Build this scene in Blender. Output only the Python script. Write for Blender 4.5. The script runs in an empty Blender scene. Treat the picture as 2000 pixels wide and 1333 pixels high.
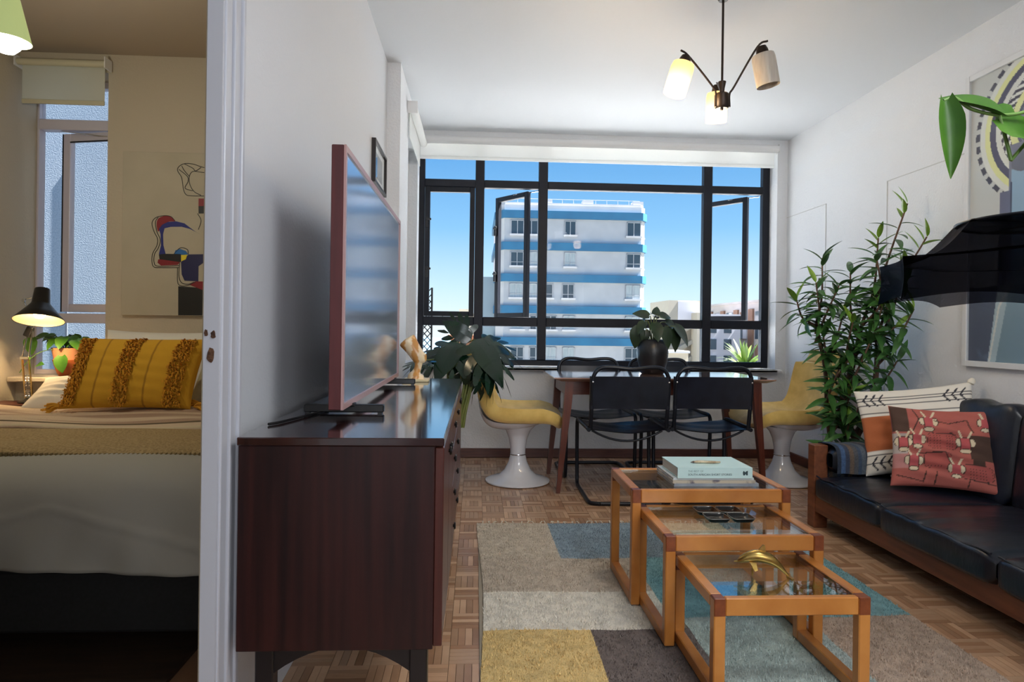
import bpy, bmesh, math, random
import numpy as np
from math import sin, cos, pi, radians as RAD, sqrt, atan2
from mathutils import Vector, Matrix

random.seed(7)
RNG = np.random.default_rng(7)
SC = bpy.context.scene
COL = SC.collection

# ------------------------------------------------------------------ camera
CAM_H = 1.055
YAW, ROLL = math.atan(0.0547), 0.0135
cam_data = bpy.data.cameras.new('camera')
cam_data.sensor_width = 36.0
cam_data.sensor_fit = 'HORIZONTAL'
cam_data.lens = 36.0 * 1280 / 2000
cam_data.shift_y = -23.5 / 2000
cam_data.clip_start = 0.02
cam_data.clip_end = 2000
cam = bpy.data.objects.new('camera', cam_data)
COL.objects.link(cam)
_f = Vector((sin(YAW), cos(YAW), 0)); _r = Vector((cos(YAW), -sin(YAW), 0)); _u = Vector((0, 0, 1))
_cx = _r * cos(ROLL) + _u * sin(ROLL); _cy = _u * cos(ROLL) - _r * sin(ROLL)
_m = Matrix((_cx, _cy, -_f)).transposed().to_4x4()
_m.translation = (0, 0, CAM_H)
cam.matrix_world = _m
SC.camera = cam

# ------------------------------------------------------------------ view
SC.view_settings.view_transform = 'Standard'
SC.view_settings.look = 'None'
SC.view_settings.gamma = 1.0
SC.view_settings.use_curve_mapping = False
SC.view_settings.exposure = 0.55
SC.cycles.max_bounces = 12
SC.cycles.diffuse_bounces = 6
SC.cycles.glossy_bounces = 4
SC.cycles.transparent_max_bounces = 24
SC.cycles.sample_clamp_indirect = 8.0
SC.cycles.caustics_reflective = False
SC.cycles.caustics_refractive = False

# ------------------------------------------------------------------ sky
world = bpy.data.worlds.new('clear_sky')
SC.world = world
world.use_nodes = True
_nt = world.node_tree
_nt.nodes.clear()
_tc = _nt.nodes.new('ShaderNodeTexCoord')
_sx = _nt.nodes.new('ShaderNodeSeparateXYZ')
_rp = _nt.nodes.new('ShaderNodeValToRGB')
_bg = _nt.nodes.new('ShaderNodeBackground')
_wo = _nt.nodes.new('ShaderNodeOutputWorld')
_nt.links.new(_tc.outputs['Generated'], _sx.inputs[0])
_nt.links.new(_sx.outputs['Z'], _rp.inputs[0])
_nt.links.new(_rp.outputs[0], _bg.inputs[0])
_nt.links.new(_bg.outputs[0], _wo.inputs[0])
_els = [(0.0, (.78, .88, .95)), (.06, (.56, .77, .93)), (.15, (.25, .53, .85)), (.28, (.10, .33, .70)), (1.0, (.06, .22, .52))]
_cr = _rp.color_ramp
while len(_cr.elements) < len(_els):
    _cr.elements.new(.5)
for e, (p, c) in zip(_cr.elements, _els):
    e.position = p
    e.color = (*c, 1)
_bg.inputs[1].default_value = .86

# ------------------------------------------------------------------ sun and large lights
def add_light(name, kind, loc, energy, color=(1, 1, 1), target=None, **kw):
    d = bpy.data.lights.new(name, kind)
    d.energy = energy
    d.color = color
    for k, v in kw.items():
        setattr(d, k, v)
    o = bpy.data.objects.new(name, d)
    o.location = loc
    if target is not None:
        o.rotation_euler = (Vector(target) - Vector(loc)).to_track_quat('-Z', 'Y').to_euler()
    COL.objects.link(o)
    return o

SUN_FROM = Vector((0.55, -0.035, 0.85))
add_light('sun', 'SUN', SUN_FROM * 60, 30.0, (1.0, .985, .97), target=(0, 0, 0), angle=RAD(.55))
# added fill light behind the camera; the wall there has no window
add_light('rear_fill_light', 'AREA', (1.2, -2.9, 1.7), 50.0, (.95, .975, 1.0), target=(1.2, 0, 1.5),
          shape='RECTANGLE', size=2.2, size_y=1.4)

# added overhead fill for the near half of the room (disc built with the lamps)
add_light('overhead_fill_light', 'AREA', (1.15, .55, 2.585), 25.0, (.98, .99, 1.0), target=(1.15, .55, 0), shape='DISK', size=.8)

# ------------------------------------------------------------------ mesh helpers
class MB:
    """collects shapes into one mesh"""
    def __init__(s):
        s.v = []; s.f = []; s.mi = []; s.uv = None
    def add(s, vs, fs, m=0, tf=None):
        o = len(s.v)
        if tf is not None:
            vs = [tuple(tf @ Vector(v)) for v in vs]
        s.v.extend(tuple(v) for v in vs)
        s.f.extend(tuple(i + o for i in f) for f in fs)
        s.mi.extend([m] * len(fs))
        return s
    def box(s, x0, x1, y0, y1, z0, z1, b=0.0, m=0, tf=None):
        if b <= 0:
            vs = [(x, y, z) for x in (x0, x1) for y in (y0, y1) for z in (z0, z1)]
            fs = [(0, 1, 3, 2), (4, 6, 7, 5), (0, 4, 5, 1), (2, 3, 7, 6), (0, 2, 6, 4), (1, 5, 7, 3)]
            return s.add(vs, fs, m, tf)
        lo = (x0, y0, z0); hi = (x1, y1, z1)
        b = min(b, .49 * min(hi[i] - lo[i] for i in range(3)))
        vs = []; ix = {}
        for c in range(8):
            sg = [(c >> i) & 1 for i in range(3)]
            for a in range(3):
                p = []
                for i in range(3):
                    e = hi[i] if sg[i] else lo[i]
                    if i != a:
                        e += -b if sg[i] else b
                    p.append(e)
                ix[(c, a)] = len(vs); vs.append(tuple(p))
        fs = []
        for a in range(3):
            o1, o2 = [i for i in range(3) if i != a]
            for sd in (0, 1):
                base = sd << a
                fs.append((ix[(base, a)], ix[(base | 1 << o1, a)], ix[(base | 1 << o1 | 1 << o2, a)], ix[(base | 1 << o2, a)]))
            for s1 in (0, 1):
                for s2 in (0, 1):
                    c0 = (s1 << o1) | (s2 << o2); c1 = c0 | (1 << a)
                    fs.append((ix[(c0, o1)], ix[(c1, o1)], ix[(c1, o2)], ix[(c0, o2)]))
        for c in range(8):
            fs.append((ix[(c, 0)], ix[(c, 1)], ix[(c, 2)]))
        return s.add(vs, fs, m, tf)
    def cyl(s, p0, p1, r0, r1=None, n=16, m=0, cap=True):
        return s.tube([p0, p1], [r0, r0 if r1 is None else r1], n, m, cap)
    def tube(s, pts, r, n=8, m=0, cap=True, closed=False):
        pts = [Vector(p) for p in pts]
        k = len(pts)
        rr = r if isinstance(r, (list, tuple)) else [r] * k
        vs = []; fs = []
        pn = None
        for i in range(k):
            if closed:
                t = (pts[(i + 1) % k] - pts[i - 1])
            elif i == 0:
                t = pts[1] - pts[0]
            elif i == k - 1:
                t = pts[-1] - pts[-2]
            else:
                t = (pts[i + 1] - pts[i]).normalized() + (pts[i] - pts[i - 1]).normalized()
            t = t.normalized() if t.length > 1e-9 else Vector((0, 0, 1))
            if pn is None:
                a = Vector((0, 0, 1)) if abs(t.z) < .9 else Vector((1, 0, 0))
                pn = (a - t * a.dot(t)).normalized()
            else:
                pn = pn - t * pn.dot(t)
                pn = pn.normalized() if pn.length > 1e-6 else Vector((1, 0, 0))
            bn = t.cross(pn)
            for j in range(n):
                an = 2 * pi * j / n
                vs.append(pts[i] + (pn * cos(an) + bn * sin(an)) * rr[i])
        for i in range(k if closed else k - 1):
            i2 = (i + 1) % k
            for j in range(n):
                fs.append((i * n + j, i * n + (j + 1) % n, i2 * n + (j + 1) % n, i2 * n + j))
        if cap and not closed:
            fs.append(tuple(range(n - 1, -1, -1)))
            fs.append(tuple((k - 1) * n + j for j in range(n)))
        return s.add(vs, fs, m)
    def lathe(s, prof, n=32, m=0, tf=None, c=(0, 0, 0)):
        """prof: list of (r, z)"""
        vs = []; fs = []; rows = []
        for r, z in prof:
            if r < 1e-5:
                rows.append([len(vs)]); vs.append((c[0], c[1], c[2] + z))
            else:
                rows.append(list(range(len(vs), len(vs) + n)))
                for j in range(n):
                    a = 2 * pi * j / n
                    vs.append((c[0] + r * cos(a), c[1] + r * sin(a), c[2] + z))
        for a, b in zip(rows[:-1], rows[1:]):
            for j in range(n):
                j2 = (j + 1) % n
                if len(a) == 1 and len(b) == 1:
                    continue
                if len(a) == 1:
                    fs.append((a[0], b[j2], b[j]))
                elif len(b) == 1:
                    fs.append((a[j], a[j2], b[0]))
                else:
                    fs.append((a[j], a[j2], b[j2], b[j]))
        return s.add(vs, fs, m, tf)
    def prism(s, poly, h0, h1, axis='z', m=0, tf=None):
        """extrude 2D polygon along axis; poly (a,b) -> z:(x,y) y:(x,z) x:(y,z)"""
        def P(a, b, h):
            return {'z': (a, b, h), 'y': (a, h, b), 'x': (h, a, b)}[axis]
        n = len(poly)
        vs = [P(a, b, h0) for a, b in poly] + [P(a, b, h1) for a, b in poly]
        fs = [tuple(range(n - 1, -1, -1)), tuple(range(n, 2 * n))]
        fs += [(i, (i + 1) % n, (i + 1) % n + n, i + n) for i in range(n)]
        return s.add(vs, fs, m, tf)
    def grid(s, fn, nu, nv, m=0, closed_u=False):
        """fn(u,v)->xyz, u,v in 0..1"""
        vs = []
        for j in range(nv + 1):
            for i in range(nu + (0 if closed_u else 1)):
                vs.append(fn(i / nu, j / nv))
        w = nu if closed_u else nu + 1
        fs = []
        for j in range(nv):
            for i in range(nu):
                i2 = (i + 1) % w if closed_u else i + 1
                fs.append((j * w + i, j * w + i2, (j + 1) * w + i2, (j + 1) * w + i))
        return s.add(vs, fs, m)
    def mesh(s, name, mats, smooth=None, recalc=True, off=None):
        me = bpy.data.meshes.new(name)
        v = s.v
        if off is not None:
            v = [(a[0] - off[0], a[1] - off[1], a[2] - off[2]) for a in v]
        me.from_pydata(v, [], s.f)
        for mt in (mats if isinstance(mats, (list, tuple)) else [mats]):
            me.materials.append(mt)
        if any(s.mi):
            me.polygons.foreach_set('material_index', s.mi)
        if recalc:
            bm = bmesh.new(); bm.from_mesh(me)
            bmesh.ops.recalc_face_normals(bm, faces=bm.faces)
            bm.to_mesh(me); bm.free()
        if smooth is not None:
            me.shade_smooth()
            me.set_sharp_from_angle(angle=RAD(smooth))
        me.update()
        return me

def wloc(o):
    v = Vector((0, 0, 0))
    while o is not None:
        v += o.location; o = o.parent
    return v

def obj(name, mb, mat, parent=None, smooth=None, world=False, loc=None, recalc=True, **props):
    """link one mesh object; world=True: mesh was written in world coordinates"""
    off = None
    if world:
        if parent is not None:
            off = wloc(parent)
        elif loc is not None:
            off = loc
    me = mb if isinstance(mb, bpy.types.Mesh) else mb.mesh(name, mat, smooth, recalc, off)
    o = bpy.data.objects.new(name, me)
    COL.objects.link(o)
    if parent is not None:
        o.parent = parent
    if loc is not None:
        o.location = loc
    for k, v in props.items():
        o[k] = v
    return o

def thing(name, label, cat, loc=(0, 0, 0), rz=0.0, group=None, kind=None):
    o = bpy.data.objects.new(name, None)
    o.empty_display_size = .05
    COL.objects.link(o)
    o.location = loc
    o.rotation_euler = (0, 0, rz)
    if label: o['label'] = label
    if cat: o['category'] = cat
    if group: o['group'] = group
    if kind: o['kind'] = kind
    return o

def tag(o, label, cat, group=None):
    o['label'] = label; o['category'] = cat
    if group: o['group'] = group
    return o

def dup(root, loc, rz=None, label=None, group=None):
    r = root.copy(); COL.objects.link(r); r.location = loc
    if rz is not None: r.rotation_euler = (0, 0, rz)
    if label: r['label'] = label
    if group: r['group'] = group
    for ch in list(root.children):
        c = ch.copy(); COL.objects.link(c); c.parent = r
        for g in list(ch.children):
            d = g.copy(); COL.objects.link(d); d.parent = c
    return r

def dupchild(o, parent, mat4=None):
    c = o.copy(); COL.objects.link(c); c.parent = parent
    if mat4 is not None: c.matrix_local = mat4
    return c

def struct(name, mb, mat, smooth=None, parent=None, **kw):
    o = obj(name, mb, mat, parent, smooth, world=True, **kw)
    o['kind'] = 'structure'
    return o

def spline(pts, n=8):
    """Catmull-Rom through points"""
    P = [Vector(p) for p in pts]
    P = [P[0] * 2 - P[1]] + P + [P[-1] * 2 - P[-2]]
    out = []
    for i in range(1, len(P) - 2):
        for k in range(n):
            t = k / n
            a, b, c, d = P[i - 1:i + 3]
            out.append(.5 * ((2 * b) + (c - a) * t + (2 * a - 5 * b + 4 * c - d) * t * t + (3 * b - a - 3 * c + d) * t ** 3))
    out.append(P[-2])
    return out

def basis(loc, xdir, up):
    """4x4 with local +X along xdir, +Z near up"""
    x = Vector(xdir).normalized(); u = Vector(up)
    z = (u - x * u.dot(x))
    z = z.normalized() if z.length > 1e-5 else Vector((0, 0, 1)).cross(x).normalized()
    y = z.cross(x)
    m = Matrix((x, y, z)).transposed().to_4x4()
    m.translation = loc
    return m

# ------------------------------------------------------------------ material helpers
def srgb(r, g, b):
    f = lambda c: (c / 255 / 12.92) if c / 255 <= .04045 else ((c / 255 + .055) / 1.055) ** 2.4
    return (f(r), f(g), f(b))

def mat(name, col, rough=.5, metal=0.0, spec=.5, col2=None, nscale=8.0, stretch=(1, 1, 1), contrast=(.35, .65), detail=4.0,
        bump=None, bscale=None, bstretch=None, coat=0.0, trans=0.0, emit=None, estr=0.0, sheen=0.0, attr=None, subsurf=0.0, wave=None, ior=None):
    m = bpy.data.materials.new(name)
    m.use_nodes = True
    nt = m.node_tree
    bs = nt.nodes['Principled BSDF']
    I = bs.inputs
    I['Base Color'].default_value = (*col, 1)
    I['Roughness'].default_value = rough
    I['Metallic'].default_value = metal
    I['Specular IOR Level'].default_value = spec
    if ior: I['IOR'].default_value = ior
    if coat:
        I['Coat Weight'].default_value = coat; I['Coat Roughness'].default_value = .08
    if trans: I['Transmission Weight'].default_value = trans
    if sheen:
        I['Sheen Weight'].default_value = sheen; I['Sheen Roughness'].default_value = .6
    if subsurf:
        I['Subsurface Weight'].default_value = subsurf; I['Subsurface Radius'].default_value = (.02, .012, .006)
    if emit is not None:
        I['Emission Color'].default_value = (*emit, 1); I['Emission Strength'].default_value = estr
    L = nt.links.new
    tc = mp = None
    if col2 is not None or bump:
        tc = nt.nodes.new('ShaderNodeTexCoord')
        mp = nt.nodes.new('ShaderNodeMapping')
        mp.inputs['Scale'].default_value = stretch
        L(tc.outputs['Object'], mp.inputs[0])
    src = None
    if attr:
        at = nt.nodes.new('ShaderNodeAttribute'); at.attribute_name = attr
        src = at.outputs['Color']
    if col2 is not None:
        if wave:
            tx = nt.nodes.new('ShaderNodeTexWave')
            tx.inputs['Scale'].default_value = nscale; tx.inputs['Distortion'].default_value = wave
            tx.inputs['Detail'].default_value = 3; tx.inputs['Detail Scale'].default_value = 1.5
        else:
            tx = nt.nodes.new('ShaderNodeTexNoise')
            tx.inputs['Scale'].default_value = nscale; tx.inputs['Detail'].default_value = detail
        L(mp.outputs[0], tx.inputs['Vector'])
        rp = nt.nodes.new('ShaderNodeValToRGB')
        rp.color_ramp.elements[0].position = contrast[0]; rp.color_ramp.elements[1].position = contrast[1]
        L(tx.outputs['Fac'], rp.inputs[0])
        if src is not None:
            rp.color_ramp.elements[0].color = (*col, 1); rp.color_ramp.elements[1].color = (*col2, 1)
            mx = nt.nodes.new('ShaderNodeMix'); mx.data_type = 'RGBA'; mx.blend_type = 'MULTIPLY'
            mx.inputs['Factor'].default_value = 1.0
            L(src, mx.inputs['A']); L(rp.outputs[0], mx.inputs['B'])
            L(mx.outputs['Result'], I['Base Color'])
        else:
            rp.color_ramp.elements[0].color = (*col, 1); rp.color_ramp.elements[1].color = (*col2, 1)
            L(rp.outputs[0], I['Base Color'])
    elif src is not None:
        L(src, I['Base Color'])
    if bump:
        bn = nt.nodes.new('ShaderNodeTexNoise')
        bn.inputs['Scale'].default_value = bscale or nscale; bn.inputs['Detail'].default_value = 3
        if bstretch:
            mp2 = nt.nodes.new('ShaderNodeMapping'); mp2.inputs['Scale'].default_value = bstretch
            L(tc.outputs['Object'], mp2.inputs[0]); L(mp2.outputs[0], bn.inputs['Vector'])
        else:
            L(tc.outputs['Object'], bn.inputs['Vector'])
        bp = nt.nodes.new('ShaderNodeBump')
        bp.inputs['Strength'].default_value = bump; bp.inputs['Distance'].default_value = .01
        L(bn.outputs['Fac'], bp.inputs['Height']); L(bp.outputs[0], I['Normal'])
    return m

def cloth_translucent(name, col, k=.45):
    """thin fabric that lets part of the light behind it through"""
    m = bpy.data.materials.new(name); m.use_nodes = True
    nt = m.node_tree; nt.nodes.clear()
    d = nt.nodes.new('ShaderNodeBsdfDiffuse'); d.inputs[0].default_value = (*col, 1)
    t = nt.nodes.new('ShaderNodeBsdfTranslucent'); t.inputs[0].default_value = (*col, 1)
    x = nt.nodes.new('ShaderNodeMixShader'); x.inputs[0].default_value = k; o = nt.nodes.new('ShaderNodeOutputMaterial')
    L = nt.links.new
    L(d.outputs[0], x.inputs[1]); L(t.outputs[0], x.inputs[2]); L(x.outputs[0], o.inputs[0])
    return m

def thin_glass(name, tint=(1, 1, 1), ior=1.5, rough=0.0, gl=(1, 1, 1)):
    """flat pane: straight-through transmission plus Fresnel mirror"""
    m = bpy.data.materials.new(name); m.use_nodes = True
    nt = m.node_tree; nt.nodes.clear()
    t = nt.nodes.new('ShaderNodeBsdfTransparent'); t.inputs[0].default_value = (*tint, 1)
    g = nt.nodes.new('ShaderNodeBsdfGlossy'); g.inputs[0].default_value = (*gl, 1); g.inputs['Roughness'].default_value = rough
    f = nt.nodes.new('ShaderNodeFresnel'); f.inputs[0].default_value = ior
    x = nt.nodes.new('ShaderNodeMixShader'); o = nt.nodes.new('ShaderNodeOutputMaterial')
    L = nt.links.new
    ge = nt.nodes.new('ShaderNodeNewGeometry'); mr = nt.nodes.new('ShaderNodeMapRange')   # same reflectance on both faces of the sheet
    mr.inputs['To Min'].default_value = ior; mr.inputs['To Max'].default_value = 1 / ior
    L(ge.outputs['Backfacing'], mr.inputs['Value']); L(mr.outputs[0], f.inputs[0])
    L(f.outputs[0], x.inputs[0]); L(t.outputs[0], x.inputs[1]); L(g.outputs[0], x.inputs[2]); L(x.outputs[0], o.inputs[0])
    return m

M = {}
M['wall'] = mat('painted_plaster', srgb(208, 211, 216), .42, bump=.12, bscale=90, spec=.4)
M['wall_rough'] = mat('textured_plaster', srgb(221, 223, 226), .6, bump=.35, bscale=70, spec=.3)
M['ceil'] = mat('ceiling_paint', srgb(208, 211, 214), .7, bump=.05, bscale=40)
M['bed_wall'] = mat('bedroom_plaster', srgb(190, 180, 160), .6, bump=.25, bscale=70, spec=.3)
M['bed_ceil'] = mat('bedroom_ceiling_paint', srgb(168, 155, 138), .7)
M['trim_white'] = mat('gloss_white_trim', srgb(184, 187, 196), .3)
M['white_paint'] = mat('white_frame_paint', srgb(225, 225, 225), .4)
M['dark_frame'] = mat('dark_window_metal', srgb(17, 21, 32), .5, spec=.3)
M['glass'] = thin_glass('window_glass', (.97, .98, .98), 1.10)
M['table_glass'] = thin_glass('table_glass', (.93, .97, .96), 1.75)
M['base_brown'] = mat('brown_skirting_wood', srgb(78, 42, 34), .4, col2=srgb(98, 56, 44), nscale=6, stretch=(1, 1, 8))
M['black'] = mat('black_plastic', srgb(14, 14, 16), .4)
M['black_metal'] = mat('black_metal_tube', srgb(22, 25, 34), .32, metal=.3)
M['chrome'] = mat('chrome', (.8, .8, .82), .12, metal=1)
M['brass'] = mat('aged_brass', srgb(150, 120, 60), .3, metal=1, col2=srgb(190, 160, 95), nscale=20)
# ================================================================== SETTING
CEIL, WR, WL, BACK = 2.67, 2.60, -.56, 5.38
# floors (slabs under the parquet)
struct('floor', MB().box(-.9, 2.8, -3.2, 5.6, -.25, -.012), mat('floor_screed', srgb(120, 88, 64), .8))
struct('floor_bedroom', MB().box(-2.94, -.9, -.4, 4.3, -.25, 0), mat('bedroom_dark_floor', srgb(40, 30, 24), .5, col2=srgb(58, 42, 32), nscale=5, stretch=(1, 8, 1)))
struct('ceiling', MB().box(-.66, 2.8, -3.2, 5.6, CEIL, CEIL + .2), M['ceil'])
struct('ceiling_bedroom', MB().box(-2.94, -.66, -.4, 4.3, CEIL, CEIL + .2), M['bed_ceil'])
struct('wall_right', MB().box(WR, WR + .2, -3.2, 5.6, 0, CEIL), M['wall_rough'])
struct('wall_front', MB().box(-.9, WR, -3.4, -3.2, 0, CEIL), M['wall_rough'])
# back wall round the big window
OX0, OX1, OZ0, OZ1 = -.505, 2.512, .745, 2.60
w = MB().box(-.66, OX0, BACK, 5.6, 0, CEIL).box(OX1, WR, BACK, 5.6, 0, CEIL)
w.box(OX0, OX1, BACK, 5.6, 0, OZ0 - .03).box(OX0, OX1, BACK, 5.6, OZ1, CEIL)
struct('wall_back', w, M['wall_rough'])
# left partition: rear stretch with side window, middle stretch, lintel over doorway, stretch behind camera
w = MB().box(-.66, -.479, 4.03, 4.5, 0, CEIL).box(-.66, -.479, 5.22, BACK, 0, CEIL)
w.box(-.66, -.479, 4.5, 5.22, 0, .8).box(-.66, -.479, 4.5, 5.22, 2.45, CEIL)
struct('wall_left', w, M['wall_rough'])
w = MB().box(-.62, WL, 1.53, 4.03, 0, CEIL).box(-.62, WL, .5, 1.53, 2.1, CEIL).box(-.66, WL, -3.2, .5, 0, CEIL)
struct('wall_left_partition', w, M['wall'])
w = MB().box(-.66, -.62, 1.62, 4.03, 0, CEIL).box(-.66, -.62, .5, 1.62, 2.1, CEIL)
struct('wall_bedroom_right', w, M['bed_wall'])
struct('wall_bedroom_left', MB().box(-2.94, -2.735, -.4, 4.3, 0, CEIL), M['bed_wall'])
struct('wall_bedroom_front', MB().box(-2.735, -.66, -.4, -.2, 0, CEIL), M['bed_wall'])
BB = 4.06
w = MB().box(-2.222, -.66, BB, 4.3, 0, CEIL).box(-2.735, -2.222, BB, 4.3, 0, .70).box(-2.735, -2.222, BB, 4.3, 2.56, CEIL)
struct('wall_bedroom_back', w, M['bed_wall'])

# door frame: jamb with rebate, moulded architrave, empty lock mortises
d1 = thing('door_1', None, None, (-.575, 1.45, 0), kind='structure')
obj('jamb', MB().prism([(-.566, 1.40), (-.536, 1.40), (-.536, 1.415), (-.556, 1.53), (-.62, 1.56), (-.617, 1.53), (-.584, 1.45), (-.5715, 1.45), (-.568, 1.40)], 0, 2.12), M['trim_white'], d1, world=True)
ar = MB()
for (y0, y1, x1) in [(1.41, 1.44, -.532), (1.44, 1.455, -.536), (1.455, 1.475, -.530), (1.475, 1.50, -.534), (1.50, 1.515, -.528)]:
    ar.box(-.56, x1, y0, y1, 0, 2.16, .002)
obj('architrave', ar, M['trim_white'], d1, world=True, smooth=40)
mo = mat('broken_mortise_wood', srgb(52, 34, 24), .9, col2=srgb(96, 66, 46), nscale=60, bump=.6, bscale=80)
for k, (zc, w_, h_, xc) in enumerate([(1.038, .008, .016, -.5625), (1.034, .010, .017, -.5475), (.992, .016, .032, -.5525)]):
    pts = []
    for q in range(14):
        a = 2 * pi * q / 14
        rr = 1 + random.uniform(-.22, .22)
        pts.append((xc + w_ / 2 * cos(a) * rr, zc + h_ / 2 * sin(a) * rr))
    obj('lock_mortise', MB().prism(pts, 1.3985, 1.405, 'y'), mo, d1, world=True)

# skirting
struct('baseboard_back', MB().box(-.479, WR, BACK - .018, BACK, 0, .075, .004), M['base_brown'])
struct('baseboard_right', MB().box(WR - .018, WR, 3.4, BACK - .018, 0, .075, .004), M['base_brown'])
struct('baseboard_left', MB().box(-.479, -.461, 4.03, BACK - .018, 0, .075, .004), M['base_brown'])
# thin surface conduit lines on the right wall and bedroom wall
cd = mat('painted_conduit', srgb(196, 197, 196), .5)
def conduit(n, boxes, m):
    mb = MB()
    for b_ in boxes: mb.box(*b_)
    struct('trim_%d' % n, mb, m)
conduit(1, [(WR - .004, WR, 4.76, 4.765, .1, 2.02), (WR - .004, WR, 4.76, 5.38, 2.02, 2.024)], cd)
conduit(2, [(WR - .004, WR, 4.03, 4.035, .1, 2.03), (WR - .004, WR, 3.35, 4.03, 2.026, 2.03)], cd)
conduit(3, [(-2.735, -2.731, 3.72, 3.725, .5, 1.99), (-2.735, -2.731, 3.0, 3.72, 1.987, 1.99)], cd)

# ------------------------------------------------------------------ window_1 (living room, dark steel)
YW = 5.55
win = thing('window_1', None, None, (1.0, YW, OZ0), kind='structure')
DF = M['dark_frame']
def wpart(name, mb, m=DF, par=None, **k): return obj(name, mb, m, par or win, world=True, **k)
f = MB()
f.box(OX0, -.445, YW - .03, YW + .03, OZ0, OZ1, .004).box(2.452, OX1, YW - .03, YW + .03, OZ0, OZ1, .004)
f.box(-.445, 2.452, YW - .03, YW + .03, OZ0, OZ0 + .05, .004).box(-.445, 2.452, YW - .03, YW + .03, OZ1 - .05, OZ1, .004)
wpart('outer_frame', f)
XM = [.016, .552, 1.97]
for x in XM:
    wpart('mullion', MB().box(x - .038, x + .038, YW - .035, YW + .03, OZ0 + .05, OZ1 - .05, .004))
XB = [-.445, *XM, 2.452]
ZT, ZM = 2.275, 1.115
for i in range(4):
    x0 = XB[i] + (.038 if i else 0); x1 = XB[i + 1] - (.038 if i < 3 else 0)
    wpart('transom', MB().box(x0, x1, YW - .03, YW + .03, ZT - .032, ZT + .032, .004))
    wpart('transom', MB().box(x0, x1, YW - .03, YW + .03, ZM - .038, ZM + .038, .004))
    wpart('pane', MB().box(x0, x1, YW - .003, YW + .003, ZT + .032, OZ1 - .05), M['glass'])
    wpart('pane', MB().box(x0, x1, YW - .003, YW + .003, OZ0 + .05, ZM - .038), M['glass'])
    if i == 2:
        wpart('pane', MB().box(x0, x1, YW - .003, YW + .003, ZM + .038, ZT - .032), M['glass'])
def sash(w_, h_, hand):
    """local: hinge at x=0, extends to -x; returns frame, pane, handle meshes"""
    b = .042
    fr = MB().box(-w_, -w_ + b, -.02, .02, 0, h_, .003).box(-b, 0, -.02, .02, 0, h_, .003)
    fr.box(-w_ + b, -b, -.02, .02, 0, b, .003).box(-w_ + b, -b, -.02, .02, h_ - b, h_, .003)
    pn = MB().box(-w_ + b, -b, -.003, .003, b, h_ - b)
    hs = []
    for zz in (h_ * .30, h_ * .68):
        hs.append(MB().box(-w_ + .008, -w_ + .03, -.045, -.02, zz, zz + .09, .003).box(-w_ + .01, -w_ + .055, -.055, -.042, zz + .06, zz + .078, .003))
    return fr, pn, hs
def put_sash(loc, ang, w_, h_):
    fr, pn, hs = sash(w_, h_, 1)
    o = obj('sash', fr, DF, win)
    o.location = Vector(loc) - win.location; o.rotation_euler = (0, 0, ang)
    obj('pane', pn, M['glass'], o)
    for h in hs: obj('handle', h, M['black'], o, smooth=30)
    return o
SZ0, SH = ZM + .040, ZT - ZM - .074
put_sash((-.024, YW - .012, SZ0), 0, .417, SH)
put_sash((.44, YW + .075, SZ0), -RAD(52), .43, SH)
put_sash((2.365, YW + .075, SZ0), -RAD(52), .41, SH)
for hx in (.46, 2.385):     # friction stays joining the opened sashes to the frame
    wpart('stay', MB().tube([(hx + .06, YW + .03, SZ0 + SH - .005), (hx - .15, YW + .2, SZ0 + SH - .005)], .005, 6), M['chrome'])
wpart('window_sill', MB().box(OX0, OX1, BACK - .06, YW - .03, OZ0 - .03, OZ0, .008).box(OX0 + .0, OX1 + .04, BACK - .06, BACK - .001, OZ0 - .03, OZ0, .008), M['white_paint'])

# ------------------------------------------------------------------ window_2 (bedroom, white)
W2 = thing('window_2', None, None, (-2.48, 4.25, .735), kind='structure')
WP = mat('pale_window_frame', srgb(205, 200, 212), .35)
def w2(name, mb, m=WP, par=None, **k): return obj(name, mb, m, par or W2, world=True, **k)
f = MB().box(-2.735, -2.722, 4.22, 4.28, .735, 2.56, .002).box(-2.28, -2.222, 4.22, 4.28, .735, 2.56, .003)
f.box(-2.722, -2.28, 4.22, 4.28, .735, .765, .003).box(-2.722, -2.28, 4.22, 4.28, 2.52, 2.56, .003)
w2('outer_frame', f)
w2('transom', MB().box(-2.722, -2.28, 4.215, 4.285, 2.255, 2.32, .004))
w2('transom', MB().box(-2.722, -2.28, 4.215, 4.285, 1.055, 1.115, .004))
w2('pane', MB().box(-2.722, -2.28, 4.248, 4.252, 2.32, 2.52), M['glass'])
w2('pane', MB().box(-2.722, -2.28, 4.248, 4.252, .765, 1.055), M['glass'])
b = .05
so = obj('sash', MB().box(0, b, -.02, .02, 0, 1.12, .003).box(.42, .42 + b, -.02, .02, 0, 1.12, .003).box(b, .42, -.02, .02, 0, b, .003).box(b, .42, -.02, .02, 1.07, 1.12, .003), WP, W2)
so.location = (-2.605 + 2.48, .045, 1.125 - .735); so.rotation_euler = (0, 0, RAD(-14))
obj('pane', MB().box(b, .42, -.002, .002, b, 1.07), M['glass'], so)
obj('gasket', MB().box(-.012, 0, -.016, .016, 0, 1.12).box(b, .42, -.022, -.019, 1.062, 1.07), M['black'], so)
w2('stay', MB().tube([(-2.60, 4.24, 2.25), (-2.30, 4.20, 2.215)], .004, 6), M['chrome'])
w2('window_sill', MB().box(-2.735, -2.16, 3.98, BB, .705, .735, .006).box(-2.735, -2.222, BB, 4.22, .705, .735), M['bed_wall'])

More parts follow.
